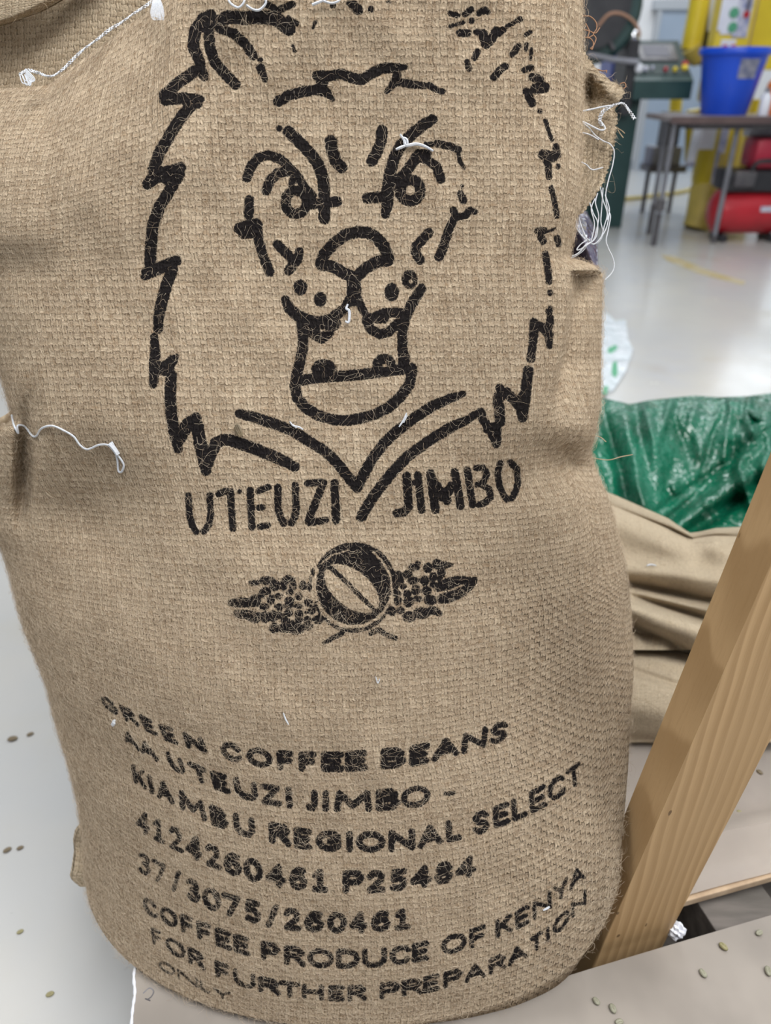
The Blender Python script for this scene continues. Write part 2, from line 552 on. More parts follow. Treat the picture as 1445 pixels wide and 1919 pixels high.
# --- lion emblem: ears
st(11, (375, 118, 9), (362, 87, 10), (366, 58, 11), (383, 37, 13), (395, 27, 9)); st(12, (385, 45), (404, 42, 9), (428, 32), (458, 34), (489, 32), (518, 36), (541, 54))
st(9, (391, 56), (393, 87), (401, 114), (422, 139), (441, 158)); st(8, (412, 54), (437, 62), (460, 83), (474, 104)); st(4, (488, 112)); st(7, (488, 127), (497, 148, 5))
st(6, (500, 8), (520, 20), (548, 8)); st(4, (540, 34), (556, 44))
st(5, (624, 10)); st(8, (658, 4), (672, 19)); st(5, (695, 17)); st(4, (728, 2)); st(2, (591, 40), (587, 52)); st(2, (549, 86), (553, 96))
# left mane
st(8, (374, 124), (383, 143)); st(10, (366, 133), (333, 156), (308, 178), (310, 187), (343, 184), (373, 187, 9)); st(8, (352, 184), (370, 195)); st(10, (360, 195), (341, 218), (323, 245), (314, 261), (299, 286), (290, 312))
st(11, (282, 340), (300, 326), (332, 319), (339, 314, 9)); st(12, (290, 318), (315, 335)); st(9, (276, 346)); st(10, (336, 326), (314, 363), (299, 388), (286, 423), (283, 460), (281, 492))
st(11, (277, 511), (305, 500), (330, 489, 9)); st(6, (271, 519), (280, 515)); st(10, (323, 505), (312, 534), (301, 574), (297, 596, 9), (297, 616, 8)); st(9, (289, 630, 6), (291, 662), (289, 682), (289, 700), (287, 720, 7))
st(12, (296, 690), (310, 692), (322, 676, 9)); st(8, (331, 668, 4), (322, 680)); st(10, (321, 704), (319, 744), (321, 777), (327, 810), (334, 841, 8)); st(11, (334, 825), (341, 813), (352, 795), (367, 783, 9))
st(11, (370, 799), (376, 835), (386, 882, 9)); st(10, (388, 870), (396, 850), (405, 830), (418, 824), (431, 825), (458, 834), (490, 846), (526, 861), (553, 875, 8))
# chest
st(9, (449, 775, 8), (476, 782), (513, 794), (547, 807), (581, 828), (611, 847), (634, 870), (656, 898), (669, 914)); st(9, (669, 914), (679, 894), (697, 861), (720, 830), (745, 807), (778, 782), (809, 762), (840, 748, 8), (868, 738, 5))
st(9, (677, 968), (702, 927), (732, 889), (763, 856), (804, 826), (848, 799), (876, 787, 7), (899, 771, 5))
# right mane, lower zigzag
st(7, (901, 772), (906, 789), (914, 798)); st(9, (915, 803), (930, 800), (930, 832, 7)); st(9, (920, 805), (930, 825)); st(9, (937, 790), (936, 770), (934, 759)); st(7, (937, 727), (940, 745)); st(4, (930, 740), (928, 755))
st(8, (949, 735), (961, 748), (976, 765), (979, 783)); st(9, (979, 778), (984, 751), (987, 719), (990, 695)); st(7, (970, 752), (980, 740)); st(8, (995, 671), (998, 649, 6), (1000, 628), (1001, 605)); st(8, (1001, 608), (1018, 615), (1028, 626), (1030, 648, 5)); st(6, (1030, 612), (1031, 596)); st(4, (1027, 584))
# right mane, worn upper run
st(4, (1030, 590), (1031, 578)); st(5, (1031, 549)); st(5.5, (1029, 527), (1027, 505), (1022, 476)); st(6, (1018, 452), (1014, 444)); st(6, (1009, 433), (1020, 432)); st(1.5, (1022, 436), (1040, 428)); st(5, (1044, 446), (1047, 457))
st(4, (1044, 405), (1040, 383), (1037, 367), (1033, 352)); st(5, (1029, 332), (1027, 317)); st(9, (1018, 290), (1036, 294)); st(6, (1024, 300), (1028, 312)); st(7, (1042, 274, 5), (1044, 290)); st(4, (1046, 312))
st(3, (1034, 262), (1022, 226)); st(4, (1012, 208)); st(7, (997, 193), (987, 172)); st(9, (1003, 167), (1020, 164)); st(7, (1012, 150), (998, 144)); st(5, (983, 131), (996, 126)); st(2.5, (994, 110), (996, 92)); st(2.5, (987, 82), (986, 94))
# right ear, badly worn
st(4.5, (844, 25), (856, 29)); st(5, (871, 27), (883, 18)); st(5, (898, 25), (908, 18), (914, 22)); st(2.5, (844, 50), (868, 42)); st(5, (884, 39)); st(6, (862, 62), (877, 62)); st(5.5, (894, 60)); st(8, (905, 64), (911, 83), (922, 72), (930, 56, 6)); st(6, (935, 62), (942, 56)); st(3, (950, 50), (970, 38)); st(5, (974, 36)); st(5, (895, 96), (890, 108)); st(4.5, (876, 116), (879, 130)); st(6, (925, 145), (936, 132), (946, 124)); st(5, (960, 102), (972, 86)); st(3, (985, 66), (994, 60))
# forelock
st(9, (522, 190), (541, 179), (568, 172), (593, 168)); st(8, (593, 170), (610, 172), (624, 187, 3)); st(10, (604, 156), (602, 143)); st(9, (595, 142), (614, 143), (641, 139), (664, 147), (676, 150), (697, 138), (716, 128), (735, 127), (757, 126, 5)); st(7, (744, 142), (737, 158), (724, 173, 3)); st(7, (749, 154), (770, 158), (797, 161, 5)); st(5, (804, 160), (818, 168), (829, 172))
# left eye
st(5, (523, 241)); st(10, (541, 247), (562, 267), (582, 288), (596, 307), (605, 332), (608, 356), (608, 382), (608, 409)); st(10, (620, 264), (622, 281), (629, 302), (640, 314)); st(8, (463, 333), (470, 312), (484, 296), (503, 290), (522, 297), (534, 305)); st(8.5, (499, 357), (506, 338), (520, 325), (541, 320)); st(7, (541, 312), (558, 330), (568, 347), (586, 367)); st(5, (549, 330), (546, 348)); arc(8.5, 555, 379, 20, 22, 0, 360); st(9, (582, 382), (606, 381), (631, 378))
st(8, (467, 375), (466, 404)); st(11, (448, 428, 9), (464, 424), (480, 421)); st(9, (456, 438), (476, 436)); st(8, (483, 425), (484, 449), (491, 473), (501, 499), (505, 510)); st(8, (520, 458), (534, 472), (548, 486)); st(7, (561, 471), (559, 486)); st(8, (556, 488), (541, 507))
# nose
st(10, (602, 490), (608, 476), (625, 457), (646, 441), (672, 434), (690, 436), (705, 445), (720, 462), (728, 484)); st(10, (602, 496), (620, 498), (638, 508), (660, 520)); st(10, (726, 489), (708, 490), (686, 502), (670, 517)); st(12, (662, 522), (664, 545), (662, 562)); st(8, (655, 562), (643, 582, 7)); st(7, (672, 562), (678, 578), (687, 592, 5))
# muzzle and teeth
st(9, (535, 562, 7), (541, 576), (555, 590, 10), (579, 603, 12), (597, 607, 12), (620, 599, 10), (643, 580, 8)); st(12, (578, 612), (604, 618), (626, 606)); st(9, (588, 626), (603, 634), (616, 624)); ell(604, 619, 9, 3.5, erase=True); ell(563, 539, 12, 14); ell(600, 561, 11, 13)
st(9, (565, 606), (568, 634), (567, 657), (562, 679), (556, 702), (553, 723), (557, 745), (572, 764), (597, 779), (625, 787), (652, 788), (681, 783), (706, 775), (731, 762), (752, 742), (768, 719), (772, 694)); st(9, (757, 679), (754, 648, 8), (754, 624, 8), (758, 599), (766, 582), (771, 570), (790, 541, 8))
st(9, (561, 713), (598, 708), (636, 705), (675, 702), (714, 698), (752, 692), (772, 690)); st(9, (758, 670), (758, 688)); ell(607, 693, 22, 19); ell(720, 684, 21, 20); ell(721, 685, 5, 4, erase=True)
st(8, (688, 597), (700, 595), (722, 586), (750, 586)); st(8, (687, 600), (694, 616), (712, 627), (729, 622), (745, 606)); ell(714, 596, 14, 11); ell(716, 608, 10, 4, erase=True); ell(734, 548, 12.5, 16); ell(768, 524, 14, 17); ell(770, 528, 5, 5, erase=True)
st(8, (803, 436), (791, 450), (780, 461), (779, 473), (787, 487)); st(3, (866, 349)); st(6, (863, 364), (869, 376)); st(6, (850, 394), (855, 407), (872, 404), (881, 394)); st(5, (890, 397)); st(7, (850, 412), (840, 433), (831, 463, 8), (823, 481, 8))
# right eye
st(10, (810, 224, 9), (791, 236), (772, 252), (750, 274), (738, 298), (731, 325), (727, 356, 11), (726, 383), (722, 402, 7)); st(9.5, (716, 245), (714, 266), (707, 284), (697, 302)); st(9.5, (689, 371), (717, 369)); arc(9, 769, 357, 19, 20, 0, 360); st(9, (743, 339), (757, 328), (772, 307), (784, 290)); st(8, (784, 293), (805, 303), (818, 312), (826, 335)); st(6, (788, 287), (802, 287)); st(4, (798, 271), (810, 270)); st(6, (819, 269), (843, 274), (859, 281)); st(3, (859, 288), (862, 302), (869, 314))
INK[INK > -13] += 0.8
# --- UTEUZI JIMBO in stencil capitals
st(6, (353, 928), (355, 965), (361, 985), (368, 997)); st(6, (393, 928), (395, 962), (392, 982), (382, 996)); st(6, (410, 926), (422, 920), (430, 921)); st(6.5, (432, 922), (434, 960), (436, 990)); st(4.5, (449, 921))
st(6.5, (469, 919), (470, 950), (472, 988)); st(6, (485, 920), (503, 913)); st(6, (486, 951), (492, 951)); st(6, (487, 987), (502, 984)); st(6.5, (521, 913), (521, 955), (527, 972), (532, 981)); st(6.5, (553, 910), (555, 945), (554, 965), (546, 980))
st(6.5, (577, 906), (604, 903)); st(7, (606, 905), (592, 940), (578, 976)); st(6.5, (580, 979), (609, 975)); st(7.5, (627, 905), (630, 975))
st(8, (762, 892), (766, 950), (757, 960), (744, 962)); st(7, (783, 890), (790, 956)); st(5, (768, 905), (783, 905)); st(8, (807, 888), (811, 920), (816, 955)); st(9, (813, 905), (832, 932), (846, 912)); st(7.5, (852, 885), (858, 915), (863, 949)); st(8, (832, 930), (838, 938))
st(6.5, (876, 881), (880, 912), (886, 946)); st(5.5, (892, 877), (905, 876), (913, 888), (906, 904), (895, 908)); st(6, (903, 908), (917, 917), (919, 932), (908, 943), (897, 946)); st(6, (938, 868), (933, 885), (936, 910), (944, 928), (950, 936)); st(6, (957, 866), (969, 880), (971, 905), (966, 922), (959, 934))
# --- coffee bean between two branches
ell(663, 1097, 70, 74); arc(4.5, 664, 1101, 76, 80, -150, 8); arc(4, 662, 1104, 74, 78, 25, 160)
ell(659, 1103, 61, 34, math.radians(39), erase=True); st(4, (617, 1062), (643, 1085), (661, 1103), (677, 1119), (701, 1142, 3))
st(1.6, (602, 1056), (623, 1040), (652, 1031), erase=True); st(2.2, (699, 1034), (717, 1053), (731, 1077), (735, 1108), (727, 1135), (711, 1158), (677, 1174), (650, 1176), (625, 1168), (604, 1150), (596, 1130), erase=True)
st(4.5, (641, 1187), (623, 1196), (607, 1205, 3)); st(4.5, (695, 1187), (709, 1180), (726, 1191), (742, 1196, 4))
for x, y, a, b in ((300, 720, 130, 50), (260, 720, 100, 45), (330, 830, 110, 55), (430, 870, 80, 55), (430, 700, 60, 60), (530, 760, 50, 34), (540, 870, 50, 55), (620, 860, 60, 55), (690, 850, 45, 30), (560, 490, 80, 42), (430, 515, 55, 26), (640, 540, 55, 55), (780, 480, 62, 42), (730, 545, 38, 48), (830, 540, 32, 58), (540, 600, 55, 40), (500, 645, 38, 26), (600, 690, 36, 45), (680, 650, 42, 28), (800, 610, 38, 24), (790, 710, 46, 52), (690, 762, 46, 34), (780, 770, 36, 22), (880, 757, 50, 24), (890, 655, 36, 38), (780, 832, 44, 34), (890, 845, 42, 50), (890, 900, 36, 40), (750, 905, 48, 32), (820, 935, 30, 30), (990, 720, 42, 38), (1025, 800, 36, 42), (965, 825, 18, 14), (980, 905, 42, 42), (1090, 895, 50, 45), (635, 985, 52, 52), (740, 985, 75, 45), (860, 995, 85, 52), (980, 970, 55, 34), (930, 540, 38, 45), (1000, 555, 24, 40), (1035, 400, 18, 36), (1015, 470, 14, 30)):
    ell(400 + x / 5.558, 1000 + y / 5.558, a / 5.2, b / 5.2)
st(2.2, (444, 1141), (462, 1140), (484, 1146), erase=True)
for x, y, a, b in ((540, 425, 40, 34), (560, 485, 30, 50), (630, 425, 45, 42), (700, 350, 58, 36), (740, 315, 25, 28), (845, 355, 48, 48), (940, 320, 48, 52), (1000, 330, 60, 40), (1070, 325, 34, 22), (985, 405, 40, 55), (900, 450, 38, 42), (690, 490, 55, 38), (810, 490, 46, 48), (900, 530, 34, 34), (590, 550, 30, 30), (720, 590, 44, 52), (830, 595, 48, 44), (630, 630, 44, 40), (530, 630, 34, 40), (530, 700, 38, 45), (640, 710, 50, 54), (740, 680, 52, 30), (870, 690, 64, 52), (470, 810, 44, 44), (560, 800, 38, 38), (650, 865, 68, 52), (780, 830, 80, 58), (900, 800, 58, 42), (960, 830, 34, 30), (520, 500, 26, 60), (965, 470, 20, 60)):
    ell(650 + x / 5.558, 1000 + y / 5.558, a / 5.2, b / 5.2)
ell(850, 1096, 36, 15, math.radians(-12)); ell(875, 1098, 20, 11, math.radians(-35)); ell(850, 1114, 34, 12, math.radians(-22)); ell(884, 1090, 12, 7, math.radians(-30)); st(2.0, (822, 1111), (846, 1106), (868, 1096), erase=True)
# --- shipping text: heavy sans capitals
_O = [(.5 + .5 * math.cos(k * math.pi / 8), .5 + .5 * math.sin(k * math.pi / 8)) for k in range(17)]
_C = [(.98, .80), (.80, .97), (.5, 1), (.2, .9), (.02, .62), (.02, .38), (.2, .1), (.5, 0), (.80, .03), (.98, .20)]
GL = {'A': [[(0, 0), (.5, 1), (1, 0)], [(.22, .32), (.78, .32)]], 'B': [[(0, 0), (0, 1), (.65, 1), (.9, .78), (.65, .54), (0, .54)], [(.65, .54), (1, .27), (.7, 0), (0, 0)]],
      'C': [_C], 'D': [[(0, 0), (0, 1), (.5, 1), (.85, .85), (1, .5), (.85, .15), (.5, 0), (0, 0)]], 'E': [[(1, 1), (0, 1), (0, 0), (1, 0)], [(0, .5), (.85, .5)]], 'F': [[(1, 1), (0, 1), (0, 0)], [(0, .48), (.85, .48)]],
      'G': [_C + [(.98, .5), (.6, .5)]], 'H': [[(0, 0), (0, 1)], [(1, 0), (1, 1)], [(0, .5), (1, .5)]], 'I': [[(.5, 0), (.5, 1)]], 'J': [[(1, 1), (1, .25), (.7, 0), (.2, .02)]], 'K': [[(0, 0), (0, 1)], [(1, 1), (0, .42)], [(.35, .62), (1, 0)]], 'L': [[(0, 1), (0, 0), (1, 0)]],
      'M': [[(0, 0), (.06, 1), (.5, .2), (.94, 1), (1, 0)]], 'N': [[(0, 0), (0, 1), (1, 0), (1, 1)]], 'O': [_O], 'P': [[(0, 0), (0, 1), (.75, 1), (1, .75), (.75, .48), (0, .48)]], 'R': [[(0, 0), (0, 1), (.7, 1), (.95, .76), (.7, .5), (0, .5)], [(.5, .5), (1, 0)]],
      'S': [[(.93, .86), (.68, 1), (.32, 1), (.06, .8), (.18, .58), (.5, .5), (.84, .4), (.96, .2), (.7, 0), (.3, 0), (.04, .13)]], 'T': [[(0, 1), (1, 1)], [(.5, 1), (.5, 0)]], 'U': [[(0, 1), (0, .3), (.22, .04), (.5, 0), (.78, .04), (1, .3), (1, 1)]], 'Y': [[(0, 1), (.5, .48), (1, 1)], [(.5, .48), (.5, 0)]], 'Z': [[(0, 1), (1, 1), (0, 0), (1, 0)]],
      '0': [_O], '1': [[(.12, .8), (.52, 1), (.52, 0)], [(.08, 0), (.95, 0)]], '2': [[(.05, .82), (.25, 1), (.68, 1), (.92, .8), (.82, .55), (.05, 0), (1, 0)]], '3': [[(.05, .9), (.35, 1), (.72, .97), (.9, .77), (.68, .55), (.35, .54)], [(.68, .55), (.97, .28), (.72, .02), (.35, 0), (.03, .1)]], '4': [[(.74, 0), (.74, 1), (0, .28), (1, .28)]],
      '5': [[(.9, 1), (.15, 1), (.1, .56), (.55, .6), (.92, .42), (.9, .15), (.6, 0), (.05, .08)]], '6': [[(.88, .95), (.5, 1), (.15, .75), (.03, .4), (.15, .1), (.5, 0), (.85, .1), (.97, .33), (.8, .55), (.5, .6), (.1, .42)]], '7': [[(0, 1), (1, 1), (.35, 0)]], '8': [[(.5, .54), (.12, .74), (.3, .98), (.7, .98), (.88, .74), (.5, .54), (.03, .27), (.25, 0), (.75, 0), (.97, .27), (.5, .54)]], '/': [[(0, -.05), (1, 1.05)]], '-': [[(0, .45), (1, .45)]]}


def text_line(letters, base, up, r):
    """letters: (char, left, right) along the baseline; base: (x, y); up: (x, dx, dy); r: half stroke (x, r)"""
    bx, by = np.array(base, float).T
    ux, uu, uv = np.array(up, float).T
    rx, rr = np.array(r, float).T
    f = lambda q: np.interp(q, bx, by)
    for ch, a, b in letters:
        m = 0.5 * (a + b)
        R = float(np.interp(m, rx, rr)); U = (float(np.interp(m, ux, uu)), float(np.interp(m, ux, uv)))
        ins = min(R, (b - a) * 0.45); hi = R / max(abs(U[1]), 1)
        ya, yb = float(f(a)), float(f(b))
        for poly in GL[ch]:
            pts = []
            for gx, gy in poly:
                q = (ins + gx * (b - a - 2 * ins)) / (b - a); w = hi + gy * (1 - 2 * hi)
                pts.append((a + q * (b - a) + U[0] * w, ya + q * (yb - ya) + U[1] * w))
            st(R, *pts)


text_line([('G', 199, 226), ('R', 237, 263), ('E', 273, 298), ('E', 309, 337), ('N', 352, 390), ('C', 417, 456), ('O', 464, 513), ('F', 520, 552), ('F', 560, 594), ('E', 602, 645), ('E', 647, 689), ('B', 713, 761), ('E', 766, 804), ('A', 808, 860), ('N', 864, 911), ('S', 915, 950)],
          [(195, 1327), (240, 1352), (276, 1370), (312, 1388), (355, 1403), (390, 1414), (440, 1429), (485, 1439), (530, 1444), (570, 1446), (650, 1447), (715, 1442), (770, 1437), (810, 1429), (865, 1414), (920, 1397), (955, 1384)],
          [(190, -16, -29), (240, -15, -31), (360, -13, -31), (430, -7, -36), (560, -1, -38), (700, 0, -39), (830, 3, -40), (950, 5, -38)], [(190, 2.5), (300, 3.2), (420, 4.8), (560, 6), (800, 6), (950, 4.8)])
text_line([('A', 236, 264), ('A', 266, 299), ('U', 322, 352), ('T', 362, 398), ('E', 402, 434), ('U', 443, 487), ('Z', 491, 529), ('I', 536, 551), ('J', 572, 596), ('I', 602, 619), ('M', 626, 697), ('B', 704, 750), ('O', 751, 806), ('-', 830, 853)],
          [(230, 1386), (266, 1411), (300, 1430), (345, 1453), (384, 1471), (420, 1486), (465, 1500), (505, 1510), (545, 1515), (585, 1520), (650, 1523), (730, 1520), (780, 1514), (850, 1504)],
          [(230, -12, -27), (300, -14, -33), (380, -12, -36), (450, -8, -38), (540, -4, -41), (600, 0, -40), (750, 0, -42), (850, 2, -40)], [(236, 2.4), (300, 3.6), (420, 5.2), (560, 6), (740, 6.2), (840, 3.4)])
text_line([('K', 252, 276), ('I', 281, 291), ('A', 296, 328), ('M', 339, 389), ('B', 397, 430), ('U', 440, 480), ('R', 505, 547), ('E', 551, 585), ('G', 591, 640), ('I', 646, 664), ('O', 667, 722), ('N', 728, 778), ('A', 783, 830), ('L', 836, 866), ('S', 886, 919), ('E', 925, 957), ('L', 960, 990), ('E', 994, 1026), ('C', 1028, 1062), ('T', 1064, 1092)],
          [(245, 1462), (283, 1487), (300, 1496), (330, 1511), (365, 1531), (410, 1551), (455, 1568), (505, 1580), (550, 1589), (590, 1595), (650, 1598), (720, 1598), (780, 1593), (835, 1580), (870, 1573), (900, 1563), (940, 1549), (975, 1535), (1010, 1519), (1045, 1498), (1078, 1474), (1095, 1462)],
          [(250, -6, -36), (300, -8, -38), (400, -7, -39), (500, -3, -42), (600, 0, -40), (750, 0, -41), (900, -2, -42), (1000, -3, -42), (1080, -4, -38)], [(250, 3.4), (400, 5.0), (520, 6), (780, 6), (900, 5.6), (1000, 4.8), (1090, 3.2)])
text_line([('4', 256, 282), ('1', 287, 310), ('2', 318, 345), ('4', 349, 380), ('2', 386, 416), ('6', 420, 455), ('0', 458, 494), ('4', 498, 537), ('6', 541, 577), ('1', 583, 616), ('P', 642, 683), ('2', 686, 723), ('5', 729, 764), ('4', 768, 808), ('8', 812, 849), ('4', 852, 891)],
          [(254, 1553), (286, 1572), (330, 1594), (370, 1613), (400, 1627), (437, 1642), (475, 1654), (516, 1663), (560, 1669), (600, 1673), (660, 1675), (705, 1674), (745, 1671), (790, 1664), (830, 1657), (870, 1647), (892, 1641)],
          [(256, -2, -42), (350, -4, -44), (480, -3, -45), (600, 0, -44), (750, 1, -42), (890, 3, -41)], [(256, 3.6), (340, 4.4), (420, 5.4), (600, 6), (780, 5.8), (890, 4.8)])
st(7, (362, 1592), (366, 1574), (368, 1600))
text_line([('3', 259, 283), ('7', 285, 312), ('/', 322, 340), ('3', 350, 377), ('0', 380, 415), ('7', 416, 452), ('5', 458, 491), ('/', 498, 523), ('2', 531, 565), ('6', 569, 608), ('0', 613, 650), ('4', 655, 688), ('6', 694, 733), ('1', 737, 771)],
          [(258, 1632), (300, 1655), (340, 1676), (363, 1692), (398, 1708), (434, 1719), (475, 1731), (510, 1739), (548, 1745), (590, 1748), (630, 1750), (672, 1749), (714, 1747), (755, 1743), (775, 1740)],
          [(258, 0, -38), (350, -2, -42), (480, -1, -44), (600, 0, -41), (770, 0, -40)], [(258, 3.0), (340, 4.2), (420, 5.4), (600, 5.6), (770, 5.2)])
text_line([('C', 272, 299), ('O', 303, 336), ('F', 341, 366), ('F', 371, 399), ('E', 405, 436), ('E', 439, 470), ('P', 490, 526), ('R', 533, 573), ('O', 576, 626), ('D', 630, 675), ('U', 679, 725), ('C', 730, 770), ('E', 772, 804), ('O', 827, 875), ('F', 880, 911), ('K', 929, 961), ('E', 966, 993), ('N', 999, 1034), ('Y', 1038, 1066), ('A', 1067, 1097)],
          [(268, 1707), (300, 1727), (338, 1744), (385, 1764), (420, 1778), (453, 1789), (505, 1802), (550, 1811), (600, 1815), (652, 1816), (700, 1814), (750, 1809), (787, 1803), (850, 1788), (895, 1774), (945, 1754), (980, 1737), (1015, 1716), (1050, 1687), (1070, 1669), (1097, 1645)],
          [(270, -8, -34), (340, -5, -35), (450, -3, -36), (600, 0, -37), (800, 0, -37), (950, -1, -36), (1095, -1, -31)], [(270, 3.2), (400, 4.4), (520, 4.8), (780, 4.9), (900, 4.2), (1000, 3.6), (1095, 2.8)])
text_line([('F', 287, 306), ('O', 313, 350), ('R', 355, 386), ('F', 405, 433), ('U', 439, 480), ('R', 485, 526), ('T', 523, 564), ('H', 566, 607), ('E', 615, 646), ('R', 651, 688), ('P', 712, 751), ('R', 753, 793), ('E', 793, 824), ('P', 831, 868), ('A', 871, 910), ('R', 916, 949), ('A', 952, 988), ('T', 994, 1018), ('I', 1020, 1034), ('O', 1036, 1068), ('N', 1071, 1099)],
          [(283, 1766), (305, 1777), (330, 1792), (370, 1813), (417, 1836), (458, 1852), (505, 1864), (545, 1870), (585, 1874), (630, 1877), (670, 1877), (730, 1872), (770, 1867), (810, 1859), (850, 1849), (890, 1838), (930, 1823), (970, 1805), (1005, 1782), (1030, 1764), (1052, 1744), (1085, 1707), (1099, 1692)],
          [(285, -5, -31), (370, -5, -33), (480, -2, -31), (600, 0, -30), (800, 0, -32), (1000, -1, -30), (1090, 0, -28)], [(285, 2.6), (400, 3.8), (560, 4.4), (780, 4.2), (930, 3.6), (1095, 2.6)])
text_line([('O', 299, 330), ('N', 334, 372), ('L', 376, 394), ('Y', 401, 433)], [(297, 1816), (330, 1832), (372, 1852), (400, 1866), (433, 1876)], [(300, -3, -21), (430, -1, -16)], [(300, 1.9), (430, 2.0)])

# ------------------------------------------------------------------ setting: floor, far wall, door, windows
fl = MB(); fl.box((2.0, 4.6, -0.05), (13, 13.6, 0.1)); tag(fl.build('floor', M['floor']), kind='structure')
wf = MB(); wf.box((1.9, -1.9, 2.2), (13, 0.2, 4.4)); tag(wf.build('wall_front', M['wall_far']), kind='structure')  # unseen, added to block world light from behind the camera
wq = MB(); wq.box((-4.5, 4.1, 2.2), (0.2, 11.8, 4.4)); tag(wq.build('wall_left', M['wall_far']), kind='structure')  # unseen side wall, also added to hold back world light
wl = MB(); wl.box((1.9, 10.0, 2.2), (13, 0.2, 4.4)); tag(wl.build('wall_back', M['wall']), kind='structure')
dr = empty('door_1', (3.45, 9.87, 0)); dr['kind'] = 'structure'
MB().box((3.56, 9.87, 0.81), (1.02, 0.05, 1.62), bevel=0.006).build('panel', M['door'], dr)
f = MB()
for sx in (3.03, 4.09): f.box((sx, 9.87, 0.84), (0.05, 0.08, 1.68))
f.box((3.56, 9.862, 1.66), (1.22, 0.08, 0.09)); f.build('door_frame', M['door_frame'], dr)
MB().tube([(3.15, 9.82, 1.0), (3.15, 9.78, 1.0), (3.28, 9.78, 1.0)], 0.012).build('handle', M['chrome'], dr)
tag(MB().box((1.9, 9.885, 0.05), (12.8, 0.03, 0.10)).build('baseboard_back', M['door_frame']), kind='structure')
for k, (x0, x1, z0, z1) in enumerate(((4.3, 5.6, 1.85, 3.0), (3.10, 3.50, 1.85, 3.0))):
    w = empty('window_%d' % (k + 1), ((x0 + x1) / 2, 9.88, z0)); w['kind'] = 'structure'
    fr = MB()
    for x in (x0, (x0 + x1) / 2, x1): fr.box((x, 9.87, (z0 + z1) / 2), (0.06, 0.07, z1 - z0 + 0.06))
    for z in (z0, z1): fr.box(((x0 + x1) / 2, 9.866, z), (x1 - x0 + 0.06, 0.07, 0.06))
    fr.build('window_frame', M['white'], w)
    for a, b in ((x0 + 0.03, (x0 + x1) / 2 - 0.03), ((x0 + x1) / 2 + 0.03, x1 - 0.03)):
        MB().box(((a + b) / 2, 9.88, (z0 + z1) / 2), (b - a, 0.02, z1 - z0 - 0.06)).build('pane', M['window'], w)

# ------------------------------------------------------------------ the printed sack
ZTOP = 0.1455                                    # top of the board it stands on
NR, NF, NB = 880, 640, 50
T0, T1 = -60.0, 1925.0
tt = np.linspace(T0, T1, NR)
zf = sinterp(T0, T1, [(-100, .598), (0, .612), (200, .634), (500, .655), (800, .663), (1000, .668), (1200, .674), (1400, .689), (1600, .705), (1750, .72), (1850, .732), (1925, .746)], 120)
sag = sinterp(T0, T1, [(-100, 0), (800, 0), (950, 12), (1050, 40), (1150, 90), (1250, 165), (1350, 245), (1430, 295), (1600, 308), (1925, 290)], 120)
RF = sinterp(T0, T1, [(-100, .10), (400, .11), (480, .15), (800, .15), (900, .165), (1100, .19), (1400, .20), (1700, .175), (1925, .138)], 60)
NX = sinterp(T0, T1, [(-100, 3.4), (450, 3.6), (520, 3.8), (800, 3.4), (950, 2.5), (1100, 2.2), (1925, 2.1)], 80)
XL = sinterp(T0, T1, [(-100, -125), (300, -75), (600, -28), (690, -6), (740, 12), (775, 22), (790, 20), (806, -22), (900, -26), (980, -20), (1040, 8), (1085, 24), (1118, 36), (1162, 58), (1220, 80), (1293, 98), (1369, 121), (1456, 142), (1535, 155), (1600, 158), (1660, 160)], 14)
XR = sinterp(T0, T1, [(-100, 1092), (200, 1093), (350, 1088), (430, 1078), (478, 1068), (486, 1070), (500, 1118), (512, 1130), (600, 1128), (760, 1126), (815, 1116), (845, 1108), (880, 1118), (930, 1140), (980, 1154), (1050, 1172), (1150, 1184), (1250, 1188), (1330, 1182), (1420, 1178), (1520, 1170), (1600, 1162), (1660, 1154)], 12)
XLS = sinterp(T0, T1, [(-100, -125), (300, -75), (600, -28), (690, -14), (780, -8), (900, -14), (980, -10), (1040, 8), (1085, 24), (1118, 36), (1162, 58), (1220, 80), (1293, 98), (1369, 121), (1456, 142), (1535, 155), (1600, 158), (1660, 160)], 60)
XRS = sinterp(T0, T1, [(-100, 1092), (200, 1093), (350, 1088), (430, 1080), (490, 1077), (560, 1080), (700, 1086), (800, 1094), (880, 1112), (930, 1136), (980, 1152), (1050, 1172), (1150, 1184), (1250, 1188), (1330, 1182), (1420, 1178), (1520, 1170), (1600, 1162), (1660, 1154)], 60)
# columns: equal arc length over a mean cross-section
sdense = np.sin(np.linspace(-math.pi / 2, math.pi / 2, 20001))
cd = (1 - np.abs(sdense) ** 2.5) ** (1 / 2.5)
al = np.concatenate([[0], np.cumsum(np.hypot(np.diff(sdense), 0.5 * np.diff(cd)))])
sf = np.interp(np.linspace(0, al[-1], NF), al, sdense); sf[0], sf[-1] = -1, 1
sb = np.cos(np.linspace(0, math.pi, NB + 2))[1:-1]
T, S = np.meshgrid(tt, np.concatenate([sf, sb]), indexing='ij')
n_ = NX(T)
RR = sinterp(T0, T1, [(-100, .10), (400, .11), (480, .15), (800, .15), (900, .165), (1100, .185), (1400, .15), (1600, .09), (1750, .045), (1850, .022), (1925, .018)], 60)
C = np.clip(1 - np.abs(S) ** n_, 0, 1) ** (1 / n_)
back = np.zeros_like(S, bool); back[:, NF:] = True
ysil = tt - sag(tt)
xl, xr = XLS(ysil)[:, None], XRS(ysil)[:, None]
PX = (xl + xr) / 2 + (xr - xl) / 2 * S
PX = PX + (XR(ysil)[:, None] - xr) * np.clip((S - 0.90) / 0.10, 0, 1) ** 1.3 + (XL(ysil)[:, None] - xl) * np.clip((-S - 0.90) / 0.10, 0, 1)
PY = np.where(back, T - sag(T) * (1 + 0.6 * C), T - sag(T) * (1 - C))
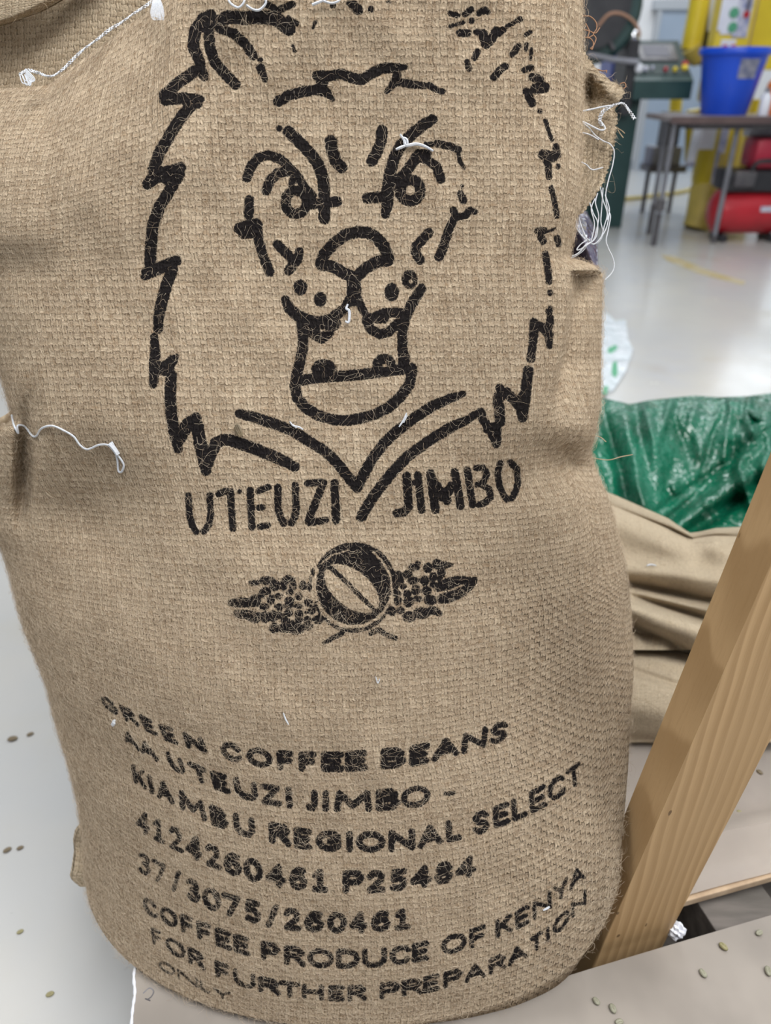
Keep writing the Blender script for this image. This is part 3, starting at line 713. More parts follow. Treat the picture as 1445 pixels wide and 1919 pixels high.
RS = np.where(S > 0, RR(T), RF(T))
RBK = RR(T) + (RF(T) - RR(T)) * (1 - S) / 2
PZ = np.where(back, zf(T) + RBK + 0.13 * C * (1 - 0.85 * np.clip((S - 0.3) / 0.5, 0, 1) * np.clip((T - 1400) / 250, 0, 1)), zf(T) + RS * (1 - C))
ytop = sinterp(-300, 1500, [(-500, 172), (0, 166), (90, 160), (150, 114), (220, 62), (280, 18), (330, -60), (1600, -60)], 30)(PX)
TB = 520.0
PY = np.where(PY < TB, ytop + (PY - T0) / (TB - T0) * (TB - ytop), PY)
PZ = PZ + np.where(back, 0, 0.090 * np.clip(1 - (PY - ytop) / 300.0, 0, 1) ** 2 * np.clip((420 - PX) / 260.0, 0, 1))
# dents, lumps of the beans inside, waist creases
for cx, cy, sx, sy, amp, rot in ((150, 955, 100, 80, .038, 0), (1085, 868, 55, 26, .036, .35), (1035, 900, 75, 38, .016, .3), (985, 905, 130, 26, .006, -.25), (46, 868, 12, 72, .045, .05), (300, 1120, 160, 60, .004, .5), (640, 990, 300, 40, .004, 0),
                               (1036, 720, 16, 60, .004, .10), (900, 640, 120, 160, -.004, 0), (250, 300, 120, 120, -.006, 0), (480, 1330, 200, 60, -.005, .2), (1120, 640, 30, 80, -.01, 0), (300, 560, 90, 200, -.003, 0), (770, 340, 80, 200, .003, .1)):
    X_, Y_ = (PX - cx) * math.cos(rot) + (PY - cy) * math.sin(rot), -(PX - cx) * math.sin(rot) + (PY - cy) * math.cos(rot)
    PZ = PZ + np.where(back, 0, amp * np.exp(-0.5 * ((X_ / sx) ** 2 + (Y_ / sy) ** 2)))
edge = np.interp(PY, [480, 560, 640, 740, 800], [1068, 1063, 1052, 1028, 1034])
q_ = np.clip((PX - edge) / 17.0, 0, 1); q_ = q_ * q_ * (3 - 2 * q_)
PZ = PZ + np.where(back, 0, q_ * (0.034 * np.clip((PY - 507) / 9, 0, 1) * np.clip((800 - PY) / 120, 0, 1) + 0.016 * np.clip((PY - 507) / 9, 0, 1) * np.exp(-np.clip(PY - 512, 0, 999) / 26.0)))
for k in range(26):
    wx, wy = rng.uniform(0.008, 0.05, 2) * rng.choice([-1, 1], 2)
    PZ = PZ + 0.00022 * np.sin(PX * wx + PY * wy + rng.uniform(0, 6.28))
# roll the top edge over
W = pw(PX, PY, PZ)
NC = NF + NB
top = []
for k in range(8, 0, -1):
    a = k / 8 * math.pi * 0.6
    cen = W[0].mean(0)
    q = W[0] + (cen - W[0]) * (0.16 * (1 - math.cos(a)))
    q = q + np.array([0, 0.05 * math.sin(a), -0.05 * (1 - math.cos(a))])
    top.append(q)
W[..., 2] = np.maximum(W[..., 2], ZTOP)
cenb = W[-1].mean(0)
bot = [np.where(np.array([1, 1, 0]) > 0, W[-1] + (cenb - W[-1]) * f_, ZTOP) for f_ in (0.08, 0.25, 0.5, 0.8, 0.97)]
G = np.concatenate([np.array(top), W, np.array(bot)], 0)
nrow = G.shape[0]
# weave coordinates in design units
SC = FPX / 0.66
du = np.linalg.norm(np.diff(G, axis=1), axis=2) * SC
U = np.concatenate([np.zeros((nrow, 1)), np.cumsum(du, 1)], 1)
U -= U[:, NF // 2][:, None]
dv = np.linalg.norm(np.diff(G, axis=0), axis=2) * SC
Vc = np.concatenate([np.zeros((1, NC)), np.cumsum(dv, 0)], 0)
Vc -= Vc[300][None, :]
V = 0.2 * Vc + 0.8 * Vc[:, NF // 2][:, None]
# ink sampled at the vertices
pxa = np.concatenate([np.repeat(PX[:1], 8, 0), PX, np.repeat(PX[-1:], 5, 0)], 0)
pya = np.concatenate([np.repeat(PY[:1] - 40, 8, 0), PY, np.repeat(PY[-1:], 5, 0)], 0)
ix, iy = np.clip(pxa, 0, IW - 2), np.clip(pya, 0, IH - 2)
x0, y0 = ix.astype(int), iy.astype(int)
fx, fy = ix - x0, iy - y0
ink = (INK[y0, x0] * (1 - fx) * (1 - fy) + INK[y0, x0 + 1] * fx * (1 - fy) + INK[y0 + 1, x0] * (1 - fx) * fy + INK[y0 + 1, x0 + 1] * fx * fy)
ok = (pxa >= 0) & (pya >= 0) & (pya < IH - 1)
ok[:, NF:] = False; ok[:, :6] = False; ok[:, NF - 6:] = False
ink = np.where(ok, ink, -14.0)
SACK = empty('coffee_sack', (float(cenb[0]), float(cenb[1]), ZTOP), 'big upright jute coffee sack printed with a black lion head and shipping text', 'sack')
SL = np.array(wloc(SACK))
faces = grid_faces(nrow, NC, True)
uvv = np.stack([U, V], -1).reshape(-1, 2)
me = quad_mesh('body', G.reshape(-1, 3) - SL, faces[:, ::-1], uvv, {'ink': ink.ravel(), 'rib': (np.clip((pxa - 760) / 260, 0, 1) * np.clip((pya - 960) / 160, 0, 1)).ravel()})
body = link('body', me, M['burlap_print'], SACK, True)
body['label'] = 'jute body printed with a lion emblem and lettering'
# depth of the visible front, for things that lie on it
ZS = 3
zmap = np.full((IH // ZS + 1, IW // ZS + 1), 9.0)
fpx, fpy, fpz = PX[:, :NF].ravel(), PY[:, :NF].ravel(), PZ[:, :NF].ravel()
k_ = (fpx >= 0) & (fpx < IW) & (fpy >= 0) & (fpy < IH)
np.minimum.at(zmap, ((fpy[k_] / ZS).astype(int), (fpx[k_] / ZS).astype(int)), fpz[k_])


def surf(x, y):
    a, b = int(np.clip(y / ZS, 0, zmap.shape[0] - 1)), int(np.clip(x / ZS, 0, zmap.shape[1] - 1))
    for r in range(0, 40):
        w = zmap[max(0, a - r):a + r + 1, max(0, b - r):b + r + 1]
        if w.min() < 8: return float(w.min())
    return 0.7


# loose fibres standing off the cloth
nx_ = np.cross(np.gradient(W[:, :NF], axis=1), np.gradient(W[:, :NF], axis=0))
nx_ /= np.linalg.norm(nx_, axis=2, keepdims=True) + 1e-12
view = np.array([0, 0, CAMH]) - W[:, :NF]
flip = np.sign((nx_ * view).sum(2)[NR // 2, NF // 2]); nx_ *= flip
area = np.linalg.norm(np.cross(np.gradient(W[:, :NF], axis=1), np.gradient(W[:, :NF], axis=0)), axis=2)
dens = area * (1 + 2.6 * np.clip((PY[:, :NF] - 950) / 250, 0, 1) * (1 - 0.6 * np.clip((PX[:, :NF] - 600) / 400, 0, 1)))
dens *= np.where(ink[8:8 + NR, :NF] > -1, np.where(PY[:, :NF] > 1250, 0.10, 0.35), 1.0)
dens *= ((PX[:, :NF] > -30) & (PY[:, :NF] > -30))


def make_fuzz(name, N, P, NRM, p, lmin, lmax, rad, lift, parent, material):
    idx = rng.choice(p.size, N, p=(p / p.sum()).ravel())
    P0, N0 = P.reshape(-1, 3)[idx], NRM.reshape(-1, 3)[idx]
    rnd = rng.normal(size=(N, 3))
    d = rnd - (rnd * N0).sum(1, keepdims=True) * N0
    d /= np.linalg.norm(d, axis=1, keepdims=True) + 1e-9
    b = np.cross(N0, d)
    L = (lmin + (lmax - lmin) * rng.random((N, 1)) ** 2.6)
    K = 6
    curl = rng.normal(0, 0.32, (N, 1)); curl2 = rng.normal(0, 0.25, (N, 1)); lf = np.abs(rng.normal(lift, lift * 0.7, (N, 1)))
    pts = np.zeros((N, K, 3))
    for k in range(K):
        s = k / (K - 1)
        pts[:, k] = P0 + d * L * s + b * L * (curl * s * s + curl2 * math.sin(s * 5)) + N0 * (L * lf * math.sin(s * math.pi * 0.8) + 0.0006)
    c = bpy.data.hair_curves.new(name)
    c.add_curves([K] * N)
    c.attributes['position'].data.foreach_set('vector', (pts - np.array(wloc(parent))).astype(np.float32).ravel())
    ra = c.attributes.get('radius') or c.attributes.new('radius', 'FLOAT', 'POINT')
    taper = np.linspace(1, 0.45, K)[None, :] * rad * rng.uniform(0.6, 1.3, (N, 1))
    ra.data.foreach_set('value', taper.astype(np.float32).ravel())
    c.materials.append(material)
    o = bpy.data.objects.new(name, c); COL.objects.link(o); o.parent = parent; o['kind'] = 'stuff'
    return o


make_fuzz('fuzz', 95000, W[:, :NF], nx_, dens, 0.003, 0.016, 0.00008, 0.17, SACK, M['fuzz'])


def relief(name, m, parent, ys, xL, xR, depth, ncol, thick, drop=None, fuzz=0, uvs=1.0, kind=None, loc=None):
    """a cloth lump: a front sheet spanned between two edge curves, closed by its own back and underside"""
    ys = np.asarray(ys, float); q = np.linspace(0, 1, ncol)
    A, B = np.asarray([xL(y) for y in ys])[:, None], np.asarray([xR(y) for y in ys])[:, None]
    XX = A + (B - A) * q[None, :]; YY = np.repeat(ys[:, None], ncol, 1)
    DD = depth(XX, YY)
    P = pw(XX, YY, DD)
    if drop is not None:
        rows = [np.concatenate([P[-1][:, :2], np.full((ncol, 1), z)], 1) + np.array([0, 0.01 * k, 0]) for k, z in enumerate(np.linspace(P[-1][:, 2].mean(), drop, 5)[1:])]
        P = np.concatenate([P, np.array(rows)], 0)
    nr = P.shape[0]
    ray = P - np.array([0, 0, CAMH]); ray[..., 2] = 0
    ray /= np.linalg.norm(ray, axis=2, keepdims=True)
    th = thick if callable(thick) else (lambda a_, b_: thick)
    r_, c_ = np.meshgrid(np.linspace(0, 1, nr), q, indexing='ij')
    t_ = th(r_, c_)
    tv = np.broadcast_to(np.asarray(t_, float), r_.shape)[..., None]
    BK = P + ray * tv
    V_ = np.concatenate([P.reshape(-1, 3), BK.reshape(-1, 3)], 0)
    F = grid_faces(nr, ncol); n = nr * ncol
    Fb = F[:, ::-1] + n
    e = lambda ids: np.array([[a, b, b + n, a + n] for a, b in zip(ids, ids[1:])])
    I = np.arange(n).reshape(nr, ncol)
    Fall = np.concatenate([F, Fb, e(I[0][::-1]), e(I[-1]), e(I[:, 0]), e(I[:, -1][::-1])], 0)
    sc = FPX / 0.66 * uvs
    uu = np.concatenate([np.zeros((nr, 1)), np.cumsum(np.linalg.norm(np.diff(P, axis=1), axis=2), 1)], 1) * sc
    vv = np.concatenate([np.zeros((1, ncol)), np.cumsum(np.linalg.norm(np.diff(P, axis=0), axis=2), 0)], 0) * sc
    uv = np.stack([uu, vv], -1).reshape(-1, 2); uv = np.concatenate([uv, uv], 0)
    off = np.array(wloc(parent)) if parent is not None else np.array(loc if loc is not None else (0, 0, 0))
    me_ = quad_mesh(name, V_ - off, Fall, uv)
    o = link(name, me_, m, parent, True, None if parent is not None else tuple(off))
    if kind: o['kind'] = kind
    if fuzz:
        nn = np.cross(np.gradient(P, axis=1), np.gradient(P, axis=0)); nn /= np.linalg.norm(nn, axis=2, keepdims=True) + 1e-12
        if (nn * (np.array([0, 0, CAMH]) - P)).sum() < 0: nn = -nn
        ar = np.linalg.norm(np.cross(np.gradient(P, axis=1), np.gradient(P, axis=0)), axis=2)
        make_fuzz('fuzz', fuzz, P, nn, ar, 0.003, 0.016, 0.000085, 0.2, parent, M['fuzz'])
    return o


lin = lambda kn: (lambda y: float(np.interp(y, [k[0] for k in kn], [k[1] for k in kn])))
g2 = lambda x, y, cx, cy, sx, sy, r=0.0: np.exp(-0.5 * ((((x - cx) * math.cos(r) + (y - cy) * math.sin(r)) / sx) ** 2 + ((-(x - cx) * math.sin(r) + (y - cy) * math.cos(r)) / sy) ** 2))

# the sack's open mouth cloth behind the left shoulder, with a rolled hem
relief('mouth_cloth', M['burlap'], SACK, np.linspace(-90, 230, 60), lambda y: -150.0, lambda y: 420.0,
       lambda x, y: 0.752 - 0.00013 * (170 - y) + 0.006 * np.sin(x * 0.02 + y * 0.013), 90, 0.012, fuzz=2600)
hemx = lin([(-90, 240), (-40, 172), (0, 116), (18, 84), (34, 45), (44, 15), (50, -10), (58, -60), (64, -158)])
relief('hem', M['burlap'], SACK, np.linspace(-90, 64, 50), lambda y: -160.0, hemx,
       lambda x, y: 0.728 - 0.00013 * (170 - y) + 0.016 * np.clip(1 - (np.interp(y, [-90, -40, 0, 18, 34, 44, 50, 58, 64], [240, 172, 116, 84, 45, 15, -10, -60, -158]) - x) / 34.0, 0, 1) ** 2, 60, 0.012, fuzz=400)
# ragged mouth flap on the right, behind the front panel
flapR = lin([(70, 1078), (92, 1092), (110, 1104), (132, 1121), (150, 1143), (163, 1167), (176, 1171), (190, 1160), (206, 1152), (219, 1157), (252, 1155), (280, 1149), (303, 1144), (345, 1130), (375, 1111), (395, 1096), (412, 1076)])
relief('mouth_flap', M['burlap'], SACK, np.linspace(72, 411, 90), lambda y: 1046.0, lambda y: flapR(y) + 2.2 * math.sin(y * 0.9) + 1.4 * math.sin(y * 2.1),
       lambda x, y: 0.765 - 0.014 * g2(x, y, 1128, 158, 44, 11, 0.72) + 0.020 * g2(x, y, 1105, 172, 9, 30, 0.1) + 0.004 * np.sin(y * 0.045) + 0.0012 * np.sin(y * 0.9 + x * 0.2) - 0.00008 * (y - 240), 46, 0.010, fuzz=1500)
rim = catmull([(1046, 494), (1064, 490), (1082, 491), (1100, 497), (1114, 505), (1122, 513)], 6)
MB().tube(pw(rim[:, 0], rim[:, 1] + 4, np.linspace(0.76, 0.80, len(rim))), [0.0045] * len(rim), 12).build('hem', M['jute'], SACK, True)
# left pleat of the lower body, with its seam
seam = catmull([(-30, 803), (-10, 796), (6, 789), (18, 782), (25, 776)], 6)
MB().tube(pw(seam[:, 0], seam[:, 1], np.linspace(0.80, 0.79, len(seam))), [0.0045] * len(seam), 10).build('seam', M['jute'], SACK, True)
# bottom-left corner ear
relief('corner_ear', M['burlap'], SACK, np.linspace(1548, 1662, 24), lin([(1548, 154), (1560, 143), (1580, 139), (1600, 141), (1630, 137), (1648, 133), (1662, 150)]), lambda y: 172.0,
       lambda x, y: 0.886 + 0.00012 * (1600 - y) + 0.004 * np.sin(y * 0.08), 12, 0.006)

# ------------------------------------------------------------------ white closing thread and other loose threads of the sack
def thread(pts, r=0.0011, lift=0.004, name='thread', m='thread', fixed=None, n=8, parent=SACK, seg=6):
    c = catmull(pts, n)
    z = [(fixed if fixed is not None else surf(x, y) - lift) for x, y in c]
    z = np.convolve(np.pad(z, 3, mode='edge'), np.ones(7) / 7, 'valid')
    return MB().tube(pw(c[:, 0], c[:, 1], z), r, seg).build(name, M[m], parent, True)


def chain(pts, amp=3.2, per=11.0, fixed=0.69, r=0.0006):
    c = catmull(pts, 24)
    s = np.concatenate([[0], np.cumsum(np.hypot(*np.diff(c, axis=0).T))])
    q = np.arange(0, s[-1], 1.6)
    x, y = np.interp(q, s, c[:, 0]), np.interp(q, s, c[:, 1])
    tx, ty = np.gradient(x), np.gradient(y); ln = np.hypot(tx, ty)
    mb = MB()
    for ph in (0.0, math.pi):
        o = amp * np.sin(q / per * 2 * math.pi + ph) * (0.7 + 0.3 * np.sin(q * 0.07))
        mb.tube(pw(x - ty / ln * o, y + tx / ln * o, fixed - 0.002 * np.cos(q / per * math.pi + ph)), r, 5)
    return mb.build('closing_thread', M['thread'], SACK, True)


chain([(36, 140), (52, 132), (70, 136), (95, 143), (118, 130), (140, 108), (160, 90), (185, 72), (205, 56), (228, 42), (250, 26), (275, 10), (292, -4)], 2.5, 11.0, 0.672)
mb = MB()
for dx, dy in ((0, 0), (3, 9), (6, 3), (-3, 6), (9, 10)):
    c = catmull([(40 + dx, 138 + dy * 0.5), (46 + dx, 150 + dy), (58, 152 + dy * 0.4), (62 - dx, 148), (48, 132 + dx)], 5)
    mb.tube(pw(c[:, 0], c[:, 1], 0.667), 0.0005, 5)
mb.build('thread_knot', M['thread'], SACK, True)
mb = MB()
for k in np.arange(0, 9, 0.4):
    c = catmull([(288 + k * 1.2, -6), (284 + k * 2.4, 12), (282 + k * 2.9, 24 + (k * 7 % 5) * 2), (286 + k * 2.3 + (k * 3 % 2), 32 + (k * 5 % 4) * 3)], 5)
    mb.tube(pw(c[:, 0], c[:, 1], 0.598), 0.00022, 4)
mb.build('thread_tassel', M['thread'], SACK, True)
thread([(22, 778), (26, 796), (34, 812), (33, 798), (46, 799), (60, 816), (68, 817), (78, 803), (98, 798), (120, 807), (138, 818), (150, 834), (164, 842), (185, 834), (202, 834), (214, 846), (226, 860), (232, 872), (228, 884), (222, 882), (220, 862), (214, 838), (209, 828)], 0.0010, 0.003)
thread([(205, 832), (213, 840), (221, 852)], 0.0022, 0.004, 'thread_end')
thread([(425, -8), (432, 6), (446, 14), (456, 6), (460, -8)], 0.0009, 0.004); thread([(462, 10), (475, 18), (487, 18), (498, 6), (496, -6)], 0.0010, 0.004); thread([(585, 9), (600, 3), (614, -4)], 0.0011, 0.004); thread([(606, 2), (622, 6), (634, 2), (640, -6)], 0.0009, 0.004)
# tangle on the right of the mouth
F = 0.752
chain([(1128, 236), (1124, 226), (1128, 212), (1140, 202), (1156, 195), (1168, 194), (1178, 206), (1190, 224)], 3.0, 10.0, F, 0.0006)
thread([(1086, 209), (1108, 205), (1130, 200), (1146, 198)], 0.0008, fixed=F); thread([(1124, 225), (1134, 240), (1126, 244), (1112, 238), (1096, 230), (1086, 226)], 0.0008, fixed=F)
thread([(1086, 226), (1104, 240), (1116, 254), (1130, 264), (1143, 270), (1151, 284), (1148, 310), (1141, 335), (1135, 365), (1138, 390), (1144, 405), (1140, 430), (1136, 450), (1140, 465), (1148, 482), (1151, 498), (1146, 512), (1134, 524)], 0.0006, fixed=F + 0.003)
thread([(1082, 247), (1104, 252), (1122, 262)], 0.0006, fixed=F); thread([(1080, 300), (1098, 308), (1110, 318), (1130, 314)], 0.0006, fixed=F)
for p in ([(1125, 350), (1130, 375), (1138, 400), (1132, 425), (1126, 445), (1112, 458), (1102, 448)], [(1120, 362), (1116, 380), (1122, 405), (1118, 430), (1112, 450), (1100, 458), (1084, 474), (1072, 480)], [(1130, 352), (1128, 385), (1126, 415), (1130, 438), (1120, 455), (1104, 456)], [(1105, 380), (1112, 400), (1120, 418), (1116, 446), (1096, 462)],
          [(1084, 404), (1090, 425), (1098, 444), (1104, 452), (1094, 446), (1082, 430), (1076, 418)], [(1134, 365), (1142, 392), (1138, 412), (1142, 400), (1136, 428), (1124, 448)], [(1100, 450), (1088, 458), (1081, 468), (1090, 466), (1100, 456)], [(1104, 448), (1096, 466), (1082, 478), (1070, 484)], [(1115, 372), (1108, 392), (1114, 420), (1108, 452)]):
    thread(p, 0.00055, fixed=F + random.uniform(-0.004, 0.004))
# frayed brown jute ends
for p in ([(1090, 30), (1106, 31), (1117, 42), (1118, 54), (1112, 64), (1117, 72), (1113, 84), (1108, 90)], [(1090, 54), (1104, 58), (1116, 62), (1124, 52)], [(1096, 70), (1106, 72), (1112, 80), (1110, 92), (1106, 90)], [(1120, 130), (1130, 133), (1137, 132), (1136, 136)], [(1162, 157), (1170, 155), (1173, 162), (1168, 166)], [(1098, 44), (1104, 58), (1102, 70), (1112, 66)]):
    thread(p, 0.0006, fixed=0.735, name='frayed_yarn', m='jute_brown', seg=5)
for p in ([(1154, 238), (1164, 244), (1171, 250)], [(1156, 240), (1162, 250), (1168, 258)], [(1085, 812), (1122, 818), (1136, 828)], [(1110, 858), (1140, 862), (1164, 856), (1186, 852)]):
    thread(p, 0.0005, fixed=0.77, name='frayed_yarn', m='jute', seg=5)

# scraps of white thread caught on the cloth: things of their own
def scrap(paths, label, r=0.0010, m='thread', name='thread_scrap', cat='thread', group='white thread scraps on the sack', dep=None):
    mb = MB()
    for p in paths:
        c = catmull(p, 6)
        z = np.array([(dep or surf)(x, y) - 0.0028 for x, y in c])
        mb.tube(pw(c[:, 0], c[:, 1], z), [r * (0.6 + 0.4 * math.sin(math.pi * (k + 0.5) / len(c))) for k in range(len(c))], 6)
    x, y = paths[0][0]
    tag(mb.build(name, M[m], None, True, loc=tuple(pw(x, y, (dep or surf)(x, y)))), label, cat, group)


scrap([[(750, 252), (757, 262), (760, 272), (768, 272), (780, 270), (796, 274), (812, 283)], [(756, 258), (762, 262), (764, 270)], [(742, 280), (752, 276), (760, 273)]], 'white knotted thread scrap across the brow over the lion\'s right-hand eye', 0.0014)
scrap([[(652, 570), (649, 578), (654, 582), (655, 592), (653, 604), (647, 602)]], 'short white thread scrap between the two upper teeth of the lion', 0.0013)
scrap([[(543, 790), (550, 798), (560, 800), (568, 805)], [(549, 796), (556, 802)]], 'white thread scrap on the left collar line under the lion\'s jaw', 0.0009)
scrap([[(762, 774), (757, 786), (748, 800)], [(763, 778), (756, 792)]], 'white thread scrap on the right collar line under the lion\'s jaw', 0.0009)
scrap([[(531, 1336), (535, 1347), (541, 1358)]], 'tiny white thread scrap above the word COFFEE', 0.0008)
scrap([[(212, 1350), (214, 1356), (211, 1361)], [(215, 1350), (210, 1358)]], 'white lint speck under the letter G at the left end of the text', 0.0016)
scrap([[(704, 1268), (708, 1280), (712, 1272)]], 'pale thread scrap on bare cloth below the coffee bean emblem', 0.0006)
scrap([[(1018, 1706), (1026, 1702), (1030, 1699)]], 'white lint speck on the letter N of KENYA', 0.0011)
scrap([[(442, 796), (446, 806), (452, 818)], [(445, 796), (450, 806), (454, 817)], [(440, 800), (445, 810), (450, 819)]], 'dark brown husk fleck stuck on the sack between the two left collar lines', 0.0018, 'bean_dark', 'husk_fleck', 'husk', None)

# ------------------------------------------------------------------ pallet, sheets, wooden post
PA, PB = Vector((0.966, 0.258, 0)), Vector((-0.258, 0.966, 0))      # along and across the front board
def pal(a, b, z=0.0):
    return PA * a + PB * b + Vector((0, 0, z))


YAW = math.atan2(0.258, 0.966)
pallet = empty('pallet', pal(0.4, 0.5), 'worn wooden pallet under the printed sack and the pine post', 'pallet')
def board(name, a0, a1, b0, b1, z0, z1, m='pallet', bev=0.002):
    return MB().box(pal((a0 + a1) / 2, (b0 + b1) / 2, (z0 + z1) / 2), (a1 - a0, b1 - b0, z1 - z0), YAW, bevel=bev).build(name, M[m], pallet)


for b0, b1 in ((0.215, 0.366), (0.436, 0.55), (0.58, 0.72), (0.75, 0.89)):
    board('deck_board', -0.15, 1.05, b0, b1, 0.122, 0.140)
for a0 in (-0.15, 0.50, 0.95):
    board('stringer', a0, a0 + 0.09, 0.215, 0.89, 0.022, 0.122)
for b0, b1 in ((0.215, 0.33), (0.36, 0.47), (0.58, 0.70), (0.80, 0.89)):
    board('base_board', -0.15, 1.05, b0, b1, 0.0, 0.022)
# paperboard sheets
c1 = [on_plane(x, y, 0.145) for x, y in ((253, 1800), (250, 1850), (247, 1925), (243, 2010), (1560, 2010), (1600, 1668), (1445, 1714.5), (1250, 1772), (1110, 1814), (1026, 1840), (900, 1830))]
rot_poly = [(float(p[0]), float(p[1])) for p in c1]
rot_poly.append(tuple(pal(0.0, 0.50))[:2])
sh = MB().prism(rot_poly, 0.1402, 0.1445)
sheet1 = sh.build('board_sheet', M['sheet'], None, loc=tuple(pal(0.2, 0.3, 0.1402)))
tag(sheet1, 'grey paperboard sheet under the printed sack, scattered with coffee beans at right', 'sheet')
e = catmull([(256, 1800), (251, 1830), (253, 1860), (249, 1890), (246, 1925)], 5)
MB().tube(on_plane(e[:, 0], e[:, 1], 0.1445), [0.0016 + 0.0004 * math.sin(k * 2.1) for k in range(len(e))], 6).build('torn_edge', M['white'], sheet1, True)
bt = on_plane(278, 1855, 0.1446)
for p in ([(268, 1862), (280, 1852), (288, 1858), (284, 1868), (276, 1874)], [(272, 1872), (282, 1876)]):
    c = catmull(p, 4); MB().tube(on_plane(c[:, 0], c[:, 1], 0.1440), 0.0010, 5).build('scuff_mark', M['dark_steel'], sheet1, True)
# second deck piece with its thick tan edge and the curled paper on it
sl = empty('edge_slat', pal(0.75, 0.41, 0.14), 'tan edged paperboard slab lying on the pallet behind the wooden post', 'board')
MB().box(pal(0.80, 0.470, 0.1455), (0.69, 0.130, 0.011), YAW, bevel=0.0015).build('slab', M['sheet_edge'], sl)
mb = MB()
NA, NBq = 60, 30
gridv = []
for k in range(NBq):
    row = []
    for j in range(NA):
        a = 0.452 + 0.70 * j / (NA - 1); b = 0.4085 + (0.87 - 0.4085) * (k / (NBq - 1)) ** 1.3
        q = b - 0.4085
        z = 0.1545 + 0.028 * math.exp(-((q - 0.050) / 0.022) ** 2) * (0.6 + 0.4 * math.sin(a * 14)) * min(1, max(0, (a - 0.44) / 0.06)) + 0.002 * math.sin(a * 21 + b * 9)
        row.append(mb.bm.verts.new(pal(a, b, z)))
    gridv.append(row)
for k in range(NBq - 1):
    for j in range(NA - 1): mb.bm.faces.new((gridv[k][j], gridv[k][j + 1], gridv[k + 1][j + 1], gridv[k + 1][j]))
bmesh.ops.solidify(mb.bm, geom=list(mb.bm.faces), thickness=0.0012)
ps = mb.build('paper_sheet', M['paper'], None, True, loc=tuple(pal(0.7, 0.6, 0.15)))
tag(ps, 'dusty pale paper sheet curling up at its front edge behind the wooden post', 'paper')
# post: a 2x4 that rises, slightly leaning, from the gap of the pallet
st_a = np.array([.2256, .442, .1425]); st_b = np.array([.3117, .4667, .1425]); dp = np.array([-.0098, .0367, 0]); up_ = np.array([.100, 0, 1.0])
cam_p = np.array([0, 0, CAMH]); st_a, st_b = cam_p + 1.05 * (st_a - cam_p), cam_p + 1.05 * (st_b - cam_p); dp = dp * 1.05
mb = MB(); vs = []
for h in (-0.06, 0.25, 0.5, 0.75, 1.0, 1.35):
    vs.append([mb.bm.verts.new(Vector(p + up_ * h)) for p in (st_a, st_b, st_b + dp, st_a + dp)])
for A, B in zip(vs, vs[1:]):
    for j in range(4): mb.bm.faces.new((A[j], A[(j + 1) % 4], B[(j + 1) % 4], B[j]))
mb.bm.faces.new(vs[0]); mb.bm.faces.new(vs[-1])
bmesh.ops.bevel(mb.bm, geom=[e_ for e_ in mb.bm.edges if abs((e_.verts[0].co - e_.verts[1].co).normalized().z) > 0.9], offset=0.003, segments=3, affect='EDGES', profile=0.5)
tag(mb.build('wooden_post', M['pine'], None, True, loc=tuple(st_a)), 'pale pine timber post rising from the pallet to the right of the printed sack', 'post')

# beans
def bean(x, y, z, ln, ang, m, label, flat=0.5):
    p = Vector(on_plane(x, y, z))
    root = empty('coffee_bean', p, label, 'bean', 'loose coffee beans')
    bm = bmesh.new(); bmesh.ops.create_uvsphere(bm, u_segments=14, v_segments=10, radius=1.0)
    for v in bm.verts:
        c = v.co
        crease = 0.22 * math.exp(-(c.y / 0.16) ** 2) if c.z > 0 else 0.0
        v.co = Vector((c.x * ln / 2, c.y * ln * 0.34, (c.z * (0.30 - crease) + 0.30) * ln * flat * 1.6))
    bmesh.ops.rotate(bm, verts=bm.verts, cent=(0, 0, 0), matrix=Matrix.Rotation(ang, 3, 'Z'))
    me_ = bpy.data.meshes.new('seed'); bm.to_mesh(me_); bm.free()
    link('seed', me_, M[m], root, True)
    bm = bmesh.new(); bmesh.ops.create_cube(bm, size=1.0)
    for v in bm.verts: v.co = Vector((v.co.x * ln * 0.82, v.co.y * ln * 0.05, v.co.z * ln * 0.04 + ln * flat * 0.60))
    bmesh.ops.rotate(bm, verts=bm.verts, cent=(0, 0, 0), matrix=Matrix.Rotation(ang, 3, 'Z'))
    me_ = bpy.data.meshes.new('crease'); bm.to_mesh(me_); bm.free()
    link('crease', me_, M['bean_dark'], root)


B1 = 0.1445
bean(1355, 1776, B1, .0105, -0.9, 'bean', 'yellowish green coffee bean on the board sheet just right of the wooden post foot')
bean(1317, 1826, B1, .0100, -1.2, 'bean_pale', 'green coffee bean on the board sheet straight below the wooden post foot')
bean(1422, 1750, B1, .0092, 0.4, 'bean_pale', 'pale grey coffee bean on the board sheet near its far edge at right')
bean(1439, 1822, B1, .0112, 1.4, 'bean_pale', 'pale coffee bean cut by the right edge of the picture')
bean(1117, 1878, B1, .0090, -1.0, 'bean_pale', 'left bean of the pair on the board sheet below the sack corner')
bean(1148, 1892, B1, .0100, 1.8, 'bean_pale', 'right bean of the pair on the board sheet below the sack corner')
bean(1160, 1917, B1, .0090, 0.2, 'bean_pale', 'bean cut by the bottom edge of the picture below the pair')
bean(1379, 1555, .1535, .0150, -0.55, 'bean_dark', 'long dark husk on the pale paper sheet right of the post', 0.35)
bean(1386, 1524, .1535, .0085, -0.6, 'bean', 'small green bean touching the post edge above the dark husk')
bean(1423, 1449, .1535, .0095, -1.0, 'bean_dark', 'dark bean on the paper in the shadow near the right edge')
